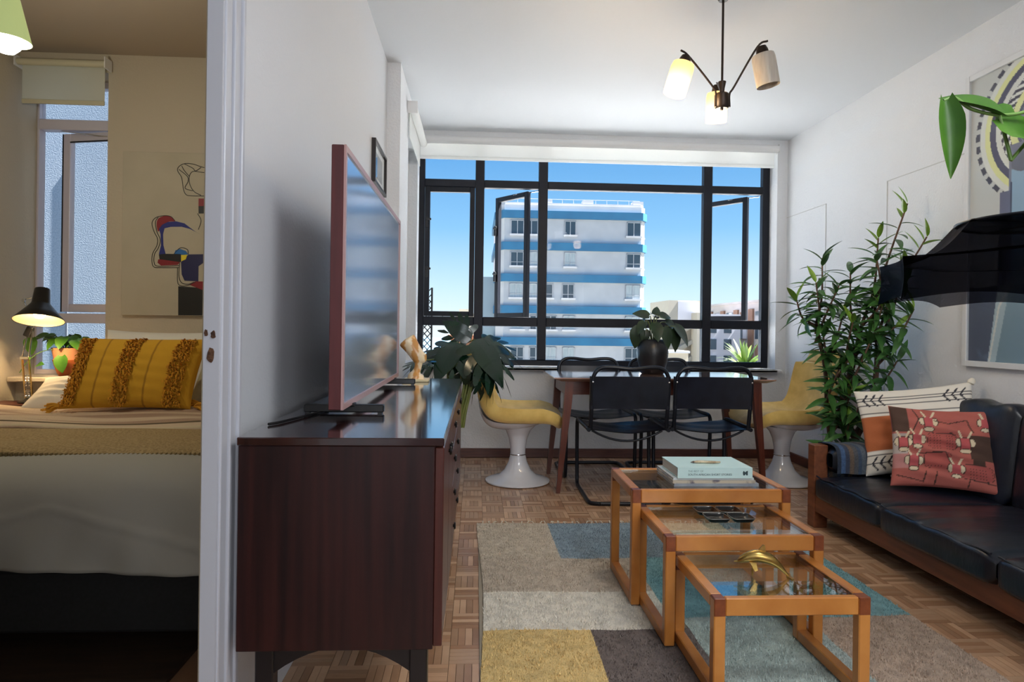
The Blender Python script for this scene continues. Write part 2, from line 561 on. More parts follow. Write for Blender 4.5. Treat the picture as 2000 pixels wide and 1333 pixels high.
# ------------------------------------------------------------------ window_3 (side light in the left wall)
W3 = thing('window_3', None, None, (-.57, 4.86, .8), kind='structure')
f = MB().box(-.60, -.55, 4.5, 4.55, .8, 2.45, .003).box(-.60, -.55, 5.17, 5.22, .8, 2.45, .003)
f.box(-.60, -.55, 4.55, 5.17, .8, .85, .003).box(-.60, -.55, 4.55, 5.17, 2.40, 2.45, .003)
obj('outer_frame', f, M['white_paint'], W3, world=True)
obj('pane', MB().box(-.577, -.573, 4.55, 5.17, .85, 2.40), M['glass'], W3, world=True)

# ------------------------------------------------------------------ parquet
PQ = mat('parquet_wood', (1, 1, 1), .22, attr='tone', col2=(.80, .76, .72), nscale=9, stretch=(1, 1, 1), contrast=(.3, .8), spec=.5, bump=.06, bscale=40)
def tone_mesh(name, vs, fs, tones):
    me = bpy.data.meshes.new(name); me.from_pydata(vs, [], fs); me.materials.append(PQ)
    a = me.color_attributes.new('tone', 'FLOAT_COLOR', 'CORNER')
    arr = np.ones((len(me.loops), 4), np.float32)
    lt = np.empty(len(me.polygons), np.int32); me.polygons.foreach_get('loop_total', lt)
    arr[:, :3] = np.repeat(np.array(tones, np.float32), lt, axis=0)
    a.data.foreach_set('color', arr.ravel())
    return me
def wood_tone():
    t = random.random(); k = random.uniform(.78, 1.14)
    a = np.array(srgb(206, 170, 138)); b_ = np.array(srgb(166, 126, 96))
    return (a * (1 - t) + b_ * t) * k
SQ, NF = .122, 5
FW = SQ / NF
def finger_geo(cx, cy, along_x, z=0.0):
    hx, hy = (SQ / 2 - .0003, FW / 2 - .0003) if along_x else (FW / 2 - .0003, SQ / 2 - .0003)
    c = .0004
    vs = [(cx - hx, cy - hy, -.013), (cx + hx, cy - hy, -.013), (cx + hx, cy + hy, -.013), (cx - hx, cy + hy, -.013),
          (cx - hx + c, cy - hy + c, z), (cx + hx - c, cy - hy + c, z), (cx + hx - c, cy + hy - c, z), (cx - hx + c, cy + hy - c, z)]
    fs = [(4, 5, 6, 7), (0, 1, 5, 4), (1, 2, 6, 5), (2, 3, 7, 6), (3, 0, 4, 7)]
    return vs, fs
RUG = (.03, 1.63, 1.30, 3.52)
fing = []
nx = int((WR + .56) / SQ) + 1; ny = int((BACK - .6) / SQ) + 2
for i in range(nx):
    for j in range(ny):
        x0 = WL + .0 + i * SQ; y0 = .6 + j * SQ
        if x0 + SQ / 2 > WR or y0 + SQ / 2 > BACK: continue
        al = (i + j) % 2 == 0
        for k in range(NF):
            o_ = (k + .5) * FW
            fing.append((x0 + SQ / 2, y0 + o_, True) if al else (x0 + o_, y0 + SQ / 2, False))
def floor_seen(c):
    x, y, _ = c
    if RUG[0] - .02 < x < RUG[1] and y < RUG[3]: return False
    if x < -.08 and y < 3.2: return False
    if x > 1.9 and y < 3.6: return False
    px = (x - .0547 * y) / (y + .0547 * x) * 1280 + 1000
    if not 850 < px < 2000 or y < 1.95: return False
    return True
cand = [c for c in fing if floor_seen(c)]
cand.sort(key=lambda c: c[1])
single = set(cand[:300])
vs, fs, tn = [], [], []
for c in fing:
    if c in single: continue
    if RUG[0] + .1 < c[0] < RUG[1] - .1 and c[1] < RUG[3] - .1: continue
    v_, f_ = finger_geo(*c, z=random.uniform(-.0004, 0))
    o_ = len(vs); vs += v_; fs += [tuple(q + o_ for q in g) for g in f_]; tn += [wood_tone()] * 5
fl = bpy.data.objects['floor']
po = obj('parquet_blocks', tone_mesh('parquet_blocks', vs, fs, tn), None, fl)
po['kind'] = 'stuff'; po['label'] = 'brown mosaic parquet laid in a basket weave'
var = {}
for al in (True, False):
    for q in range(10):
        v_, f_ = finger_geo(0, 0, al)
        var[(al, q)] = tone_mesh('parquet_block', v_, f_, [wood_tone()] * 5)
for c in cand[:300]:
    o = bpy.data.objects.new('parquet_block', var[(c[2], random.randrange(10))])
    COL.objects.link(o); o.parent = fl; o.location = (c[0], c[1], random.uniform(-.0004, 0))
# plain boards under the part of the room behind the camera
struct('floor_rear', MB().box(-.56, 2.6, -3.2, .6, -.012, 0), M['base_brown'])
# ================================================================== OUTSIDE
struct('ground', MB().box(-300, 300, 12, 260, -26.2, -26), mat('city_ground', srgb(168, 160, 146), .9, col2=srgb(120, 122, 112), nscale=.15))
struct('sea', MB().box(-1500, 1500, 260, 1900, -26.4, -26.1), mat('sea_water', srgb(120, 158, 190), .35))
struct('bounce_terrace', MB().box(-.5, 15, 5.62, 14, .15, .35, .01), mat('pale_terrace_screed', srgb(222, 223, 224), .8, col2=srgb(208, 209, 210), nscale=3))  # unseen slab, made wide and pale to bounce sunlight up into the room
# grey wall of the light well seen through the bedroom window
lw = struct('wall_lightwell', MB().box(-6.5, -.74, 5.4, 5.6, -4, 7), mat('grey_roughcast', srgb(168, 178, 190), .85, col2=srgb(146, 158, 172), nscale=90, bump=.3, bscale=110))
obj('expansion_joint', MB().box(-3.26, -3.245, 5.392, 5.402, -4, 2.3), mat('joint_grey', srgb(96, 104, 116), .9), lw, world=True)  # joint strip in one darker grey

wallw = mat('white_render', srgb(186, 187, 192), .85, col2=srgb(176, 177, 183), nscale=.8)
bandm = mat('blue_band_paint', srgb(30, 98, 136), .7, col2=srgb(24, 86, 124), nscale=.6)
panem = mat('dark_far_pane', srgb(60, 74, 86), .15)
curtm = mat('curtained_far_pane', srgb(150, 160, 166), .3, col2=srgb(176, 184, 188), nscale=6, stretch=(4, 1, .2))
T = thing('tower_block', 'white apartment tower with blue bands between its storeys, seen through the window', 'building', (8, 58, -26))
plan = [(1.66, 56.1), (2.25, 55), (13.9, 55), (14.32, 55.6), (14.32, 66), (1.66, 66)]
obj('wall', MB().prism(plan, -26, 11.55), wallw, T, world=True)
par = MB().prism([(1.75, 56.1), (2.3, 55.08), (13.85, 55.08), (14.2, 55.6), (14.2, 66), (1.75, 66)], 11.55, 11.75)
for x in (5.4, 8.9, 13.2):
    par.box(x, x + .9, 55.2, 56, 11.75, 12.05)
obj('parapet', par, wallw, T, world=True)
rl = MB()
rl.box(2.4, 13.8, 55.3, 55.34, 12.1, 12.14)
for x in np.arange(2.4, 13.9, .95): rl.box(x, x + .035, 55.3, 55.34, 11.75, 12.1)
obj('roof_railing', rl, wallw, T, world=True)
big = [(1.45, 56.1), (2.12, 54.75), (13.98, 54.75), (14.5, 55.5), (14.5, 66), (1.45, 66)]
for k in range(8):
    zt = 11.03 - 2.665 * k
    obj('band', MB().prism(big, zt - .64, zt), bandm, T, world=True)
fm = wallw
for k in range(6):
    zt = 10.33 - 2.665 * k
    if k <= 1: cols = [(2.8, 3.9), (3.98, 5.08), (7.35, 8.3), (12.65, 13.85)]
    elif k == 2: cols = [(2.75, 3.85), (3.95, 5.05), (5.3, 6.4), (7.2, 8.2), (12.6, 13.85)]
    else: cols = [(2.9, 4.0), (4.5, 5.55), (5.75, 6.75), (7.3, 8.3), (12.6, 13.85)]
    for q, (a, b_) in enumerate(cols):
        wd = MB().box(a - .1, b_ + .1, 54.78, 55.02, zt - 1.42, zt - 1.27)
        wd.box(a, a + .05, 54.92, 55.02, zt - 1.27, zt - .1).box(b_ - .05, b_, 54.92, 55.02, zt - 1.27, zt - .1)
        wd.box(a, b_, 54.92, 55.02, zt - .15, zt - .1).box((a + b_) / 2 - .025, (a + b_) / 2 + .025, 54.92, 55.02, zt - 1.27, zt - .1)
        if k: wd.box(a, b_, 54.92, 55.02, zt - .98, zt - .94)
        wo = obj('window', wd, fm, T, world=True)
        obj('pane', MB().box(a, b_, 54.95, 55.01, zt - 1.27, zt - .1), curtm if (k * 7 + q * 3) % 4 in (1, 2) and k else panem, wo, world=False).location = -T.location
    # corner return of the last window
    wo = obj('window', MB().box(14.2, 14.42, 55.7, 57.2, zt - 1.42, zt - 1.27), fm, T, world=True)
    obj('pane', MB().box(14.3, 14.34, 55.75, 57.1, zt - 1.27, zt - .1), panem, wo).location = -T.location
# side balcony wing showing left of the tower
obj('wing', MB().box(.3, 1.66, 57.5, 62, -26, 5.6), mat('blue_grey_wing_render', srgb(150, 166, 176), .85), T, world=True)  # wing in a darker blue-grey than the tower walls

# long brown apartment block at right, facade facing the street on its left
A = thing('apartment_block', 'long brown and grey apartment block beyond the right-hand casement', 'building', (58, 125, -26))
AX = 51.6
cr = mat('grey_concrete_far', srgb(186, 178, 176), .9, col2=srgb(172, 164, 162), nscale=.2)
brn = mat('brown_brick_far', srgb(146, 112, 92), .9, col2=srgb(128, 96, 80), nscale=.4)
obj('wall', MB().box(AX, AX + 25, 90, 147, -26, 6.6), cr, A, world=True)
obj('roof_edge', MB().box(AX - .5, AX + 25, 89.5, 147.5, 6.6, 7.0), cr, A, world=True)
ys = np.linspace(92, 145, 16)
for i, y in enumerate(ys):
    if i % 2 == 0:
        obj('brick_pier', MB().box(AX - .35, AX + .05, y - 1.0, y + 1.0, -26, 5.4), brn, A, world=True)
    else:
        for k in range(4):
            zt = 4.9 - 3.1 * k
            wo = obj('window', MB().box(AX - .25, AX + .05, y - 1.5, y + .1, zt - 2.0, zt), mat('far_white_panel', srgb(206, 208, 216), .7) if i == 1 and k == 0 else bpy.data.materials['far_white_panel'], A, world=True)
            p = obj('pane', MB().box(AX - .27, AX + .03, y + .1, y + 1.5, zt - 2.0, zt), panem if (i + k) % 3 else brn, wo)
            p.location = -A.location

# white stepped block with open stair
Wb = thing('stepped_block', 'white stepped block with open stair landings beside the brown apartments', 'building', (40, 125, -26))
cream = mat('cream_render_far', srgb(180, 172, 158), .9)
greyf = mat('grey_render_far', srgb(190, 190, 198), .9)
obj('wall', MB().box(36.2, 42.5, 122, 135, -26, 6.9), cream, Wb, world=True)
obj('panel', MB().box(38, 41.6, 121.8, 122.0, 3.2, 6.7), greyf, Wb, world=True)
obj('lower_wing', MB().box(41.2, 48.5, 118, 132, -26, 4.3), greyf, Wb, world=True)
obj('corner_strip', MB().box(40.3, 41.4, 117.8, 121, -26, 4.5), cream, Wb, world=True)
for k in range(4):
    z = 1.2 - 3.0 * k
    obj('landing', MB().prism([(37.2, z - 1.2), (40.3, z + .5), (40.3, z + 1.3), (37.2, z - .4)], 120.2, 122.1, 'y'), cream, Wb, world=True)
    for x in (42.6, 45.4):
        obj('window', MB().box(x, x + 1.4, 117.85, 118.05, z - .4, z + 1.5), panem, Wb, world=True)

C_ = thing('roof_cabin', 'small white rooftop cabin with one dark window behind the table plant', 'building', (28, 92, -26))
obj('wall', MB().box(26.6, 29.6, 90, 95, -26, -2.0), cream, C_, world=True)
obj('roof_edge', MB().box(26.4, 29.8, 89.8, 95.2, -2.0, -1.7), wallw, C_, world=True)
obj('window', MB().box(27.6, 28.6, 89.9, 90.1, -4.2, -3.0), mat('far_brown_window', srgb(70, 58, 56), .4), C_, world=True)
C2 = thing('low_white_building', 'low white flat-roofed building under the stepped block', 'building', (33, 102, -26))
obj('wall', MB().box(29.8, 40.5, 100, 108, -26, -4.6), wallw, C2, world=True)
obj('roof_edge', MB().box(29.5, 40.8, 99.8, 108.2, -4.6, -4.2), wallw, C2, world=True)

L1 = thing('brick_house', 'brown brick house with dark windows left of the tower', 'building', (-1.3, 70, -26))
obj('wall', MB().box(-2.6, .4, 68, 74, -26, -.2), mat('brown_render_far', srgb(150, 112, 92), .9), L1, world=True)
obj('roof', MB().box(-2.9, .7, 67.6, 74.3, -.2, .35), mat('terracotta_far', srgb(176, 110, 80), .9), L1, world=True)
for x in (-2.1, -1.1, -.3):
    obj('window', MB().box(x, x + .6, 67.9, 68.05, -2.2, -1.0), panem, L1, world=True)
obj('balcony', MB().box(-2.7, .5, 67.2, 68, -3.2, -2.8), cream, L1, world=True)
L2 = thing('cream_tower', 'far cream building on the horizon behind the left sash', 'building', (-3, 150, -26))
obj('wall', MB().box(-4.6, -.4, 148, 155, -26, 4.4), cream, L2, world=True)
obj('roof_room', MB().box(-3.9, -1.6, 149, 153, 4.4, 5.4), cream, L2, world=True)
L3 = thing('pale_house', 'pale cream house front squeezed between tower and brown brick house', 'building', (1, 62, -26))
obj('wall', MB().box(.75, 1.35, 60, 66, -26, .9), cream, L3, world=True)
obj('window', MB().box(.9, 1.12, 59.9, 60.05, -1.4, -.2), panem, L3, world=True)

# spiky plant on the terrace outside the right-hand panes
Yp = thing('yucca', 'spiky green yucca outside the lower right window pane', 'plant', (2.83, 6.75, .35))
obj('pot', MB().lathe([(0, 0), (.13, 0), (.17, .28), (.16, .28), (.15, .24), (0, .24)], 20), mat('grey_clay', srgb(120, 110, 104), .8), Yp, smooth=40)
ylf = [mat('yucca_leaf', srgb(62, 92, 30), .45, col2=srgb(104, 126, 52), nscale=8), mat('yucca_dry_leaf', srgb(150, 140, 92), .6)]
random.seed(3)
for k in range(54):
    az = random.uniform(0, 2 * pi); el = random.uniform(.15, 1.45)
    Lf = random.uniform(.24, .40)
    w_ = .022
    vs = []; n = 5
    for i in range(n + 1):
        t = i / n; ww = w_ * (1 - t ** 2) ** .7 + .001
        d = el - .5 * t * t * (1.4 - el)
        r = Lf * t * cos(d); z = .30 + Lf * t * sin(d)
        for s_ in (-1, 1):
            vs.append((r * cos(az) - s_ * ww * sin(az), r * sin(az) + s_ * ww * cos(az), z + abs(s_) * .004))
    obj('leaf', MB().add(vs, [(2 * i, 2 * i + 1, 2 * i + 3, 2 * i + 2) for i in range(n)]), ylf[1 if el < .45 else 0], Yp, recalc=False)
random.seed(11)

# folded expanding lattice behind the left edge of the window
La = thing('lattice_grille', 'black diamond lattice grille folded at the lower left of the window', 'grille', (-.44, 5.66, .35))
for s_ in (-1, 1):
    for k in range(11):
        z0 = .72 + k * .055
        obj('lattice_bar', MB().tube([(-.50 if s_ > 0 else -.385, 5.66 + s_ * .004, z0), (-.385 if s_ > 0 else -.50, 5.66 + s_ * .004, z0 + .13)], .0045, 5), M['black'], La, world=True)
obj('stile', MB().box(-.51, -.49, 5.645, 5.675, .35, 1.40), M['black'], La, world=True)
obj('stile', MB().box(-.39, -.375, 5.645, 5.675, .35, 1.40), M['black'], La, world=True)
# ================================================================== LIVING ROOM: blinds, art, lamps
blf = cloth_translucent('blind_fabric', srgb(242, 242, 240), .55)
def roller(name, label, x0, x1, y, ztube, zbot, parent_dir='x', r=.022, fab=blf, tubem=None):
    c = ((x0 + x1) / 2, y, zbot)
    t = thing(name, label, 'blind', c)
    obj('tube', MB().cyl((x0, y, ztube), (x1, y, ztube), r, n=20), tubem or M['white_paint'], t, world=True, smooth=40)
    obj('fabric', MB().box(x0 + .015, x1 - .015, y + r - .004, y + r - .001, zbot + .02, ztube), fab, t, world=True)
    obj('bottom_bar', MB().box(x0 + .015, x1 - .015, y + r - .009, y + r + .004, zbot, zbot + .026, .003), tubem or blf, t, world=True)
    for x in (x0 - .008, x1 + .002):
        obj('bracket', MB().box(x, x + .006, y - .025, y + .05, ztube - .03, ztube + .035), M['white_paint'], t, world=True)
    return t
b1 = roller('roller_blind', 'wide white roller blind rolled up above the living room window', -.49, 2.49, 5.335, 2.585, 2.432, r=.032)
bt = mat('cream_blind_tube', srgb(200, 196, 170), .5)
roller('roller_blind', 'short cream roller blind over the bedroom window', -2.70, -2.20, 3.99, 2.585, 2.345, r=.02,
       fab=cloth_translucent('cream_blind_fabric', srgb(240, 240, 228), .65), tubem=bt)
sb = thing('roller_blind', 'narrow white roller blind seen end-on above the side window', 'blind', (-.44, 4.86, 2.3))
obj('tube', MB().cyl((-.44, 4.42, 2.53), (-.44, 5.28, 2.53), .028, n=20), blf, sb, world=True, smooth=40)
obj('fabric', MB().box(-.468, -.464, 4.45, 5.25, 2.34, 2.53), blf, sb, world=True)
obj('bracket', MB().box(-.478, -.41, 4.405, 4.415, 2.49, 2.57), M['white_paint'], sb, world=True)

# three-arm pendant
PX_, PY_ = 1.13, 3.0
pm = mat('dark_bronze', srgb(46, 36, 30), .4, metal=.6)
sh_lit = cloth_translucent('lit_opal_glass', srgb(255, 220, 168), .6)
sh_off = mat('ribbed_opal_glass', srgb(196, 186, 172), .3, subsurf=.3, col2=srgb(182, 172, 158), nscale=30, stretch=(3, 3, .2))
blb = mat('glowing_bulb', (1, .9, .7), .3, emit=(1.0, .78, .48), estr=1.25)
pd = thing('pendant_light', 'dark three-armed pendant lamp with ribbed opal glass shades, hanging from the living room ceiling', 'lamp', (PX_, PY_, 2.1))
obj('rod', MB().cyl((0, 0, .12), (0, 0, CEIL - 2.1), .0055, n=10), pm, pd, smooth=40)
obj('ceiling_rose', MB().lathe([(0, .50), (.02, .50), (.045, .545), (.05, CEIL - 2.1), (0, CEIL - 2.1)], 24), pm, pd, smooth=40)
obj('collar', MB().lathe([(0, .065), (.010, .065), (.012, .09), (.018, .118), (.018, .122), (0, .122)], 20), pm, pd, smooth=40)
obj('hub', MB().lathe([(0, -.012), (.006, -.012), (.007, -.004), (.027, -.004), (.034, .006), (.034, .060), (.028, .067), (0, .067)], 24), pm, pd, smooth=40)
arms = [((-.19, -.06, .21), (-.045, 0, .035), True), ((.152, -.07, .262), (.04, .02, .04), False), ((.066, .24, .198), (0, .02, .0), True)]
# arm tip, tilt direction of shade, lit
for k, (tip, tilt, lit) in enumerate(arms):
    tip = Vector(tip)
    h = Vector((tip.x, tip.y, 0)).normalized()
    if k > 2:
        # the arm that reaches toward the viewer dips and carries its shade below the hub
        pts = spline([h * .034 + Vector((0, 0, .01)), h * .037 + Vector((0, 0, .06)), h * .10 + Vector((0, 0, .07)), Vector((-.085, -.19, .045)), Vector((-.10, -.235, .03))], 6)
        top = Vector((-.095, -.22, .012)); ax = Vector((.02, -.05, -1)).normalized()
    else:
        pts = spline([h * .035 + Vector((0, 0, .0)), h * .034 + Vector((0, 0, .06)), h * .055 + Vector((0, 0, .095)), tip - h * .015 - Vector((0, 0, .0)), tip + h * .03 + Vector((0, 0, .022))], 6)
        top = tip + Vector((h.x * .005, 0, -.012)); ax = Vector(((-.30, .20, .02)[k], (0, 0, .15)[k], -1)).normalized()
    obj('arm', MB().tube(pts, .0048, 8), pm, pd, smooth=60)
    tf = basis(top, -ax.orthogonal(), -ax)
    tf = Matrix.Translation(top) @ (-ax).to_track_quat('Z', 'Y').to_matrix().to_4x4()
    cap = MB().lathe([(0, .012), (.02, .012), (.026, -.004), (.03, -.03), (0, -.03)], 20, tf=tf)
    obj('lamp_holder', cap, pm, pd, smooth=40)
    R0 = .052; ribs = 40
    def shp(u, v, R0=R0):
        a = 2 * pi * u
        prof = [(.6, -.022), (.93, -.027), (1.0, -.045), (1.0, -.10), (.98, -.17)]
        x = v * 4; i = min(int(x), 3); t = x - i
        r = R0 * (prof[i][0] * (1 - t) + prof[i + 1][0] * t) * (1 + .012 * sin(ribs * a / 1.0))
        z = prof[i][1] * (1 - t) + prof[i + 1][1] * t
        return tuple(tf @ Vector((r * cos(a), r * sin(a), z)))
    sh = obj('shade', MB().grid(shp, 80, 16, closed_u=True), sh_lit if lit else sh_off, pd, smooth=80)
    bz = tf @ Vector((0, 0, -.095))
    bo = obj('bulb', MB().lathe([(0, -.04), (.018, -.036), (.028, -.018), (.028, 0), (.015, .028), (.013, .06), (0, .06)], 16, tf=tf @ Matrix.Translation((0, 0, -.09))), blb if lit else M['white_paint'], pd, smooth=60)
    if lit:
        lp = add_light('pendant_bulb_light', 'POINT', (0, 0, 0), 7.0, (1.0, .78, .5), shadow_soft_size=.05)
        lp.parent = pd; lp.location = tf @ Vector((0, 0, -.21))

cl_ = thing('overhead_fill_fixture', 'added round white fill light disc over the near end of the living room', 'lamp', (1.15, .55, CEIL - .08))  # unseen fixture added to go with the overhead fill light
obj('fill_disc', MB().lathe([(0, .012), (.40, .012), (.42, .02), (.42, .05), (0, .05)], 48), M['white_paint'], cl_, smooth=40)
obj('ceiling_plate', MB().lathe([(0, .05), (.15, .05), (.15, .08), (0, .08)], 40), M['white_paint'], cl_, smooth=40)

# small framed picture on the left wall
pf = thing('picture_frame', 'small dark framed picture on the left wall above the television', 'picture', (WL, 3.68, 1.84))
g = MB().box(WL, WL + .022, 3.47, 3.485, 1.82, 2.05).box(WL, WL + .022, 3.885, 3.90, 1.82, 2.05).box(WL, WL + .022, 3.485, 3.885, 1.82, 1.835).box(WL, WL + .022, 3.485, 3.885, 2.035, 2.05)
obj('frame', g, mat('dark_picture_frame', srgb(36, 28, 26), .35), pf, world=True)
obj('mount', MB().box(WL, WL + .008, 3.485, 3.885, 1.835, 2.035), M['white_paint'], pf, world=True)
obj('print', MB().box(WL + .008, WL + .009, 3.56, 3.80, 1.87, 2.0), mat('grey_print', srgb(120, 130, 140), .6, col2=srgb(60, 66, 74), nscale=14), pf, world=True)
obj('glazing', MB().box(WL + .012, WL + .014, 3.485, 3.885, 1.835, 2.035), M['glass'], pf, world=True)

# ------------------------------------------------------------------ painted panels
def painted(name, fn, nu, nv, colfn, rough=.6, bump=None, close=None, parent=None, smooth=None, m=None):
    """fn(u,v)->xyz arrays ; colfn(U,V)->(...,3) linear colours; returns object"""
    us = np.linspace(0, 1, nu + 1); vs_ = np.linspace(0, 1, nv + 1)
    U, V = np.meshgrid(us, vs_)
    P = fn(U, V)
    co = np.stack([p.ravel() for p in P], 1)
    i = np.arange(nu); j = np.arange(nv)
    I, J = np.meshgrid(i, j)
    a = (J * (nu + 1) + I).ravel()
    faces = np.stack([a, a + 1, a + nu + 2, a + nu + 1], 1)
    C3 = colfn(U, V).reshape(-1, 3)
    return co, faces, C3
def mesh_np(name, co, faces, cols, m, smooth=False, domain='POINT'):
    me = bpy.data.meshes.new(name)
    me.vertices.add(len(co)); me.vertices.foreach_set('co', np.asarray(co, np.float32).ravel())
    nf, k = faces.shape
    me.loops.add(nf * k); me.loops.foreach_set('vertex_index', faces.astype(np.int32).ravel())
    me.polygons.add(nf); me.polygons.foreach_set('loop_start', np.arange(0, nf * k, k, dtype=np.int32))
    me.polygons.foreach_set('loop_total', np.full(nf, k, np.int32))
    me.update(calc_edges=True)
    if cols is not None:
        at = me.color_attributes.new('tone', 'FLOAT_COLOR', 'POINT')
        c4 = np.ones((len(co), 4), np.float32); c4[:, :3] = cols
        at.data.foreach_set('color', c4.ravel())
    me.materials.append(m)
    me.validate()
    if smooth: me.shade_smooth()
    return me
class Paint:
    def __init__(s, U, V, base):
        s.U, s.V = U, V; s.C = np.empty(U.shape + (3,)); s.C[:] = srgb(*base)
    def m(s, mask, col): s.C[mask] = srgb(*col)
    def ell(s, cx, cy, rx, ry, col, out=None, ow=.012):
        d = ((s.U - cx) / rx) ** 2 + ((s.V - cy) / ry) ** 2
        if out: s.m(((s.U - cx) / (rx + ow)) ** 2 + ((s.V - cy) / (ry + ow)) ** 2 < 1, out)
        s.m(d < 1, col)
    def rect(s, a, b, c, d, col): s.m((s.U > a) & (s.U < b) & (s.V > c) & (s.V < d), col)
    def line(s, pts, w, col):
        for (x0, y0), (x1, y1) in zip(pts[:-1], pts[1:]):
            dx, dy = x1 - x0, y1 - y0; q = dx * dx + dy * dy + 1e-12
            t = np.clip(((s.U - x0) * dx + (s.V - y0) * dy) / q, 0, 1)
            s.m((s.U - x0 - t * dx) ** 2 + (s.V - y0 - t * dy) ** 2 < w * w, col)

# large framed print on the right wall: head in striped wrap, plain stylised shapes
AY0, AY1, AZ0, AZ1 = 2.05, 3.338, .892, 2.415
af = thing('framed_print', 'large white-framed print of a striped head wrap on the right wall above the sofa', 'picture', (WR, 2.7, AZ0))
wf = mat('white_picture_frame', srgb(214, 216, 218), .45)
g = MB().box(WR - .03, WR, AY0, AY0 + .03, AZ0, AZ1, .002).box(WR - .03, WR, AY1 - .03, AY1, AZ0, AZ1, .002)
g.box(WR - .03, WR, AY0 + .03, AY1 - .03, AZ0, AZ0 + .03, .002).box(WR - .03, WR, AY0 + .03, AY1 - .03, AZ1 - .03, AZ1, .002)
obj('frame', g, wf, af, world=True)
def art_col(U, V):
    Yc = (AY1 - .03) - U * (AY1 - AY0 - .06); Zc = AZ0 + .03 + V * (AZ1 - AZ0 - .06)
    p = Paint(Yc, Zc, (206, 206, 204))
    # ellipse-like wrap measured as curve family; s = signed distance from the outer edge toward the face
    cy, cz = 2.80, 2.06
    ang = np.arctan2((Zc - cz), (Yc - cy) * .86)
    r = np.sqrt(((Yc - cy) * .86) ** 2 + (Zc - cz) ** 2)
    wrap = (r < .405) & (Zc > 1.70)
    def ring(a, b, col, extra=True): p.m((r > a) & (r < b) & (Zc > 1.74) & extra, col)
    ring(.385, .408, (74, 72, 88), (np.sin(ang * 40) > -.35))
    ring(.356, .382, (228, 228, 222)); ring(.328, .356, (232, 232, 168)); ring(.296, .328, (84, 82, 108))
    ring(.268, .296, (228, 228, 222)); ring(.222, .268, (70, 66, 84))
    ring(.224, .266, (232, 232, 226), (np.sin(ang * 36 + r * 160) > .1))
    ring(.19, .222, (232, 232, 170)); ring(.175, .19, (92, 90, 112))
    p.m((r <= .175) | ((Yc < 3.06) & (Zc <= 1.985) & (Zc > 1.75)), (128, 130, 150))
    p.m((Yc < 3.045) & (Zc < 1.86) & (Zc > 1.3), (150, 178, 204))
    p.m((Yc < 3.045) & (Zc > 1.84) & (Zc < 1.95) & (((Yc - 2.9) / .16) ** 2 + ((Zc - 1.9) / .07) ** 2 < 1), (110, 112, 130))
    p.m((Yc > 3.045) & (Yc < 3.115) & (Zc < 1.765) & (Zc > 1.2), (110, 112, 140))
    p.m((Yc > 3.04) & (Yc < 3.048) & (Zc < 1.8) & (Zc > 1.3), (70, 76, 100))
    e = 3.15 + (1.2 - Zc) * -.11
    e = 3.134 + (1.2 - Zc) * .16
    p.m((Zc < 1.62) & (Yc > e - .0), (86, 92, 112))
    p.m((Zc < 1.62) & (Yc > 3.115 + (1.62 - Zc) * .02) & (Zc > 1.3), (196, 198, 200))
    p.m((Zc < 1.3) & (Yc <= e) & (Yc > e - .05 - (Zc - .92) * .06), (172, 190, 200))
    p.m((Zc < 1.42) & (Yc <= e - .05 - (Zc - .92) * .06), (126, 150, 166))
    p.line([(3.17, .92), (3.11, 1.2), (3.0, 1.36), (2.8, 1.45)], .006, (214, 214, 210))
    return p.C
prm = mat('art_print_ink', (1, 1, 1), .55, attr='tone')
co, fa, cc = painted('print', lambda U, V: (np.full_like(U, WR - .0155), (AY1 - .03) - U * (AY1 - AY0 - .06), AZ0 + .03 + V * (AZ1 - AZ0 - .06)), 250, 300, art_col)
me = mesh_np('print', co - np.array([WR, 2.7, AZ0]), fa[:, ::-1], cc, prm)
obj('print', me, None, af)
obj('backing', MB().box(WR - .015, WR, AY0 + .03, AY1 - .03, AZ0 + .03, AZ1 - .03), wf, af, world=True)
obj('glazing', MB().box(WR - .024, WR - .022, AY0 + .03, AY1 - .03, AZ0 + .03, AZ1 - .03), M['glass'], af, world=True)
# ================================================================== CREDENZA + TV + BUST
cw = mat('dark_rosewood', srgb(24, 11, 13), .36, col2=srgb(54, 24, 22), nscale=6, stretch=(9, 9, .35), contrast=(.3, .75), spec=.4)
cwt = mat('polished_rosewood_top', srgb(30, 15, 16), .14, col2=srgb(50, 24, 22), nscale=5, stretch=(9, .35, 1), coat=1.0, spec=.6)
CX0, CX1, CY0, CY1, CZ0, CZ1 = -.512, -.067, 1.452, 3.165, .345, .812
cr_ = thing('credenza', 'long dark rosewood credenza on black legs against the left wall', 'sideboard', ((CX0 + CX1) / 2, (CY0 + CY1) / 2, 0))
def cpart(n, mb, m=cw, par=None, **k):
    o = obj(n, mb, m, par or cr_, world=(par is None), **k)
    if par is not None: o.location = -cr_.location
    return o
bd = MB().box(CX0, CX1 - .02, CY0, CY0 + .02, CZ0, CZ1 - .018, .0015).box(CX0, CX1 - .02, CY1 - .02, CY1, CZ0, CZ1 - .018, .0015)
bd.box(CX0, CX1 - .02, CY0 + .02, CY1 - .02, CZ0, CZ0 + .02).box(CX0, CX0 + .012, CY0 + .02, CY1 - .02, CZ0 + .02, CZ1 - .018)
bd.box(CX0 + .012, CX1 - .03, 2.02, 2.04, CZ0 + .02, CZ1 - .018).box(CX0 + .012, CX1 - .03, 2.58, 2.60, CZ0 + .02, CZ1 - .018)
cpart('body', bd)
cpart('top', MB().box(CX0 - .003, CX1, CY0 - .003, CY1 + .003, CZ1 - .018, CZ1, .002), cwt)
hm = mat('dark_handle', srgb(20, 18, 20), .3, metal=.5)
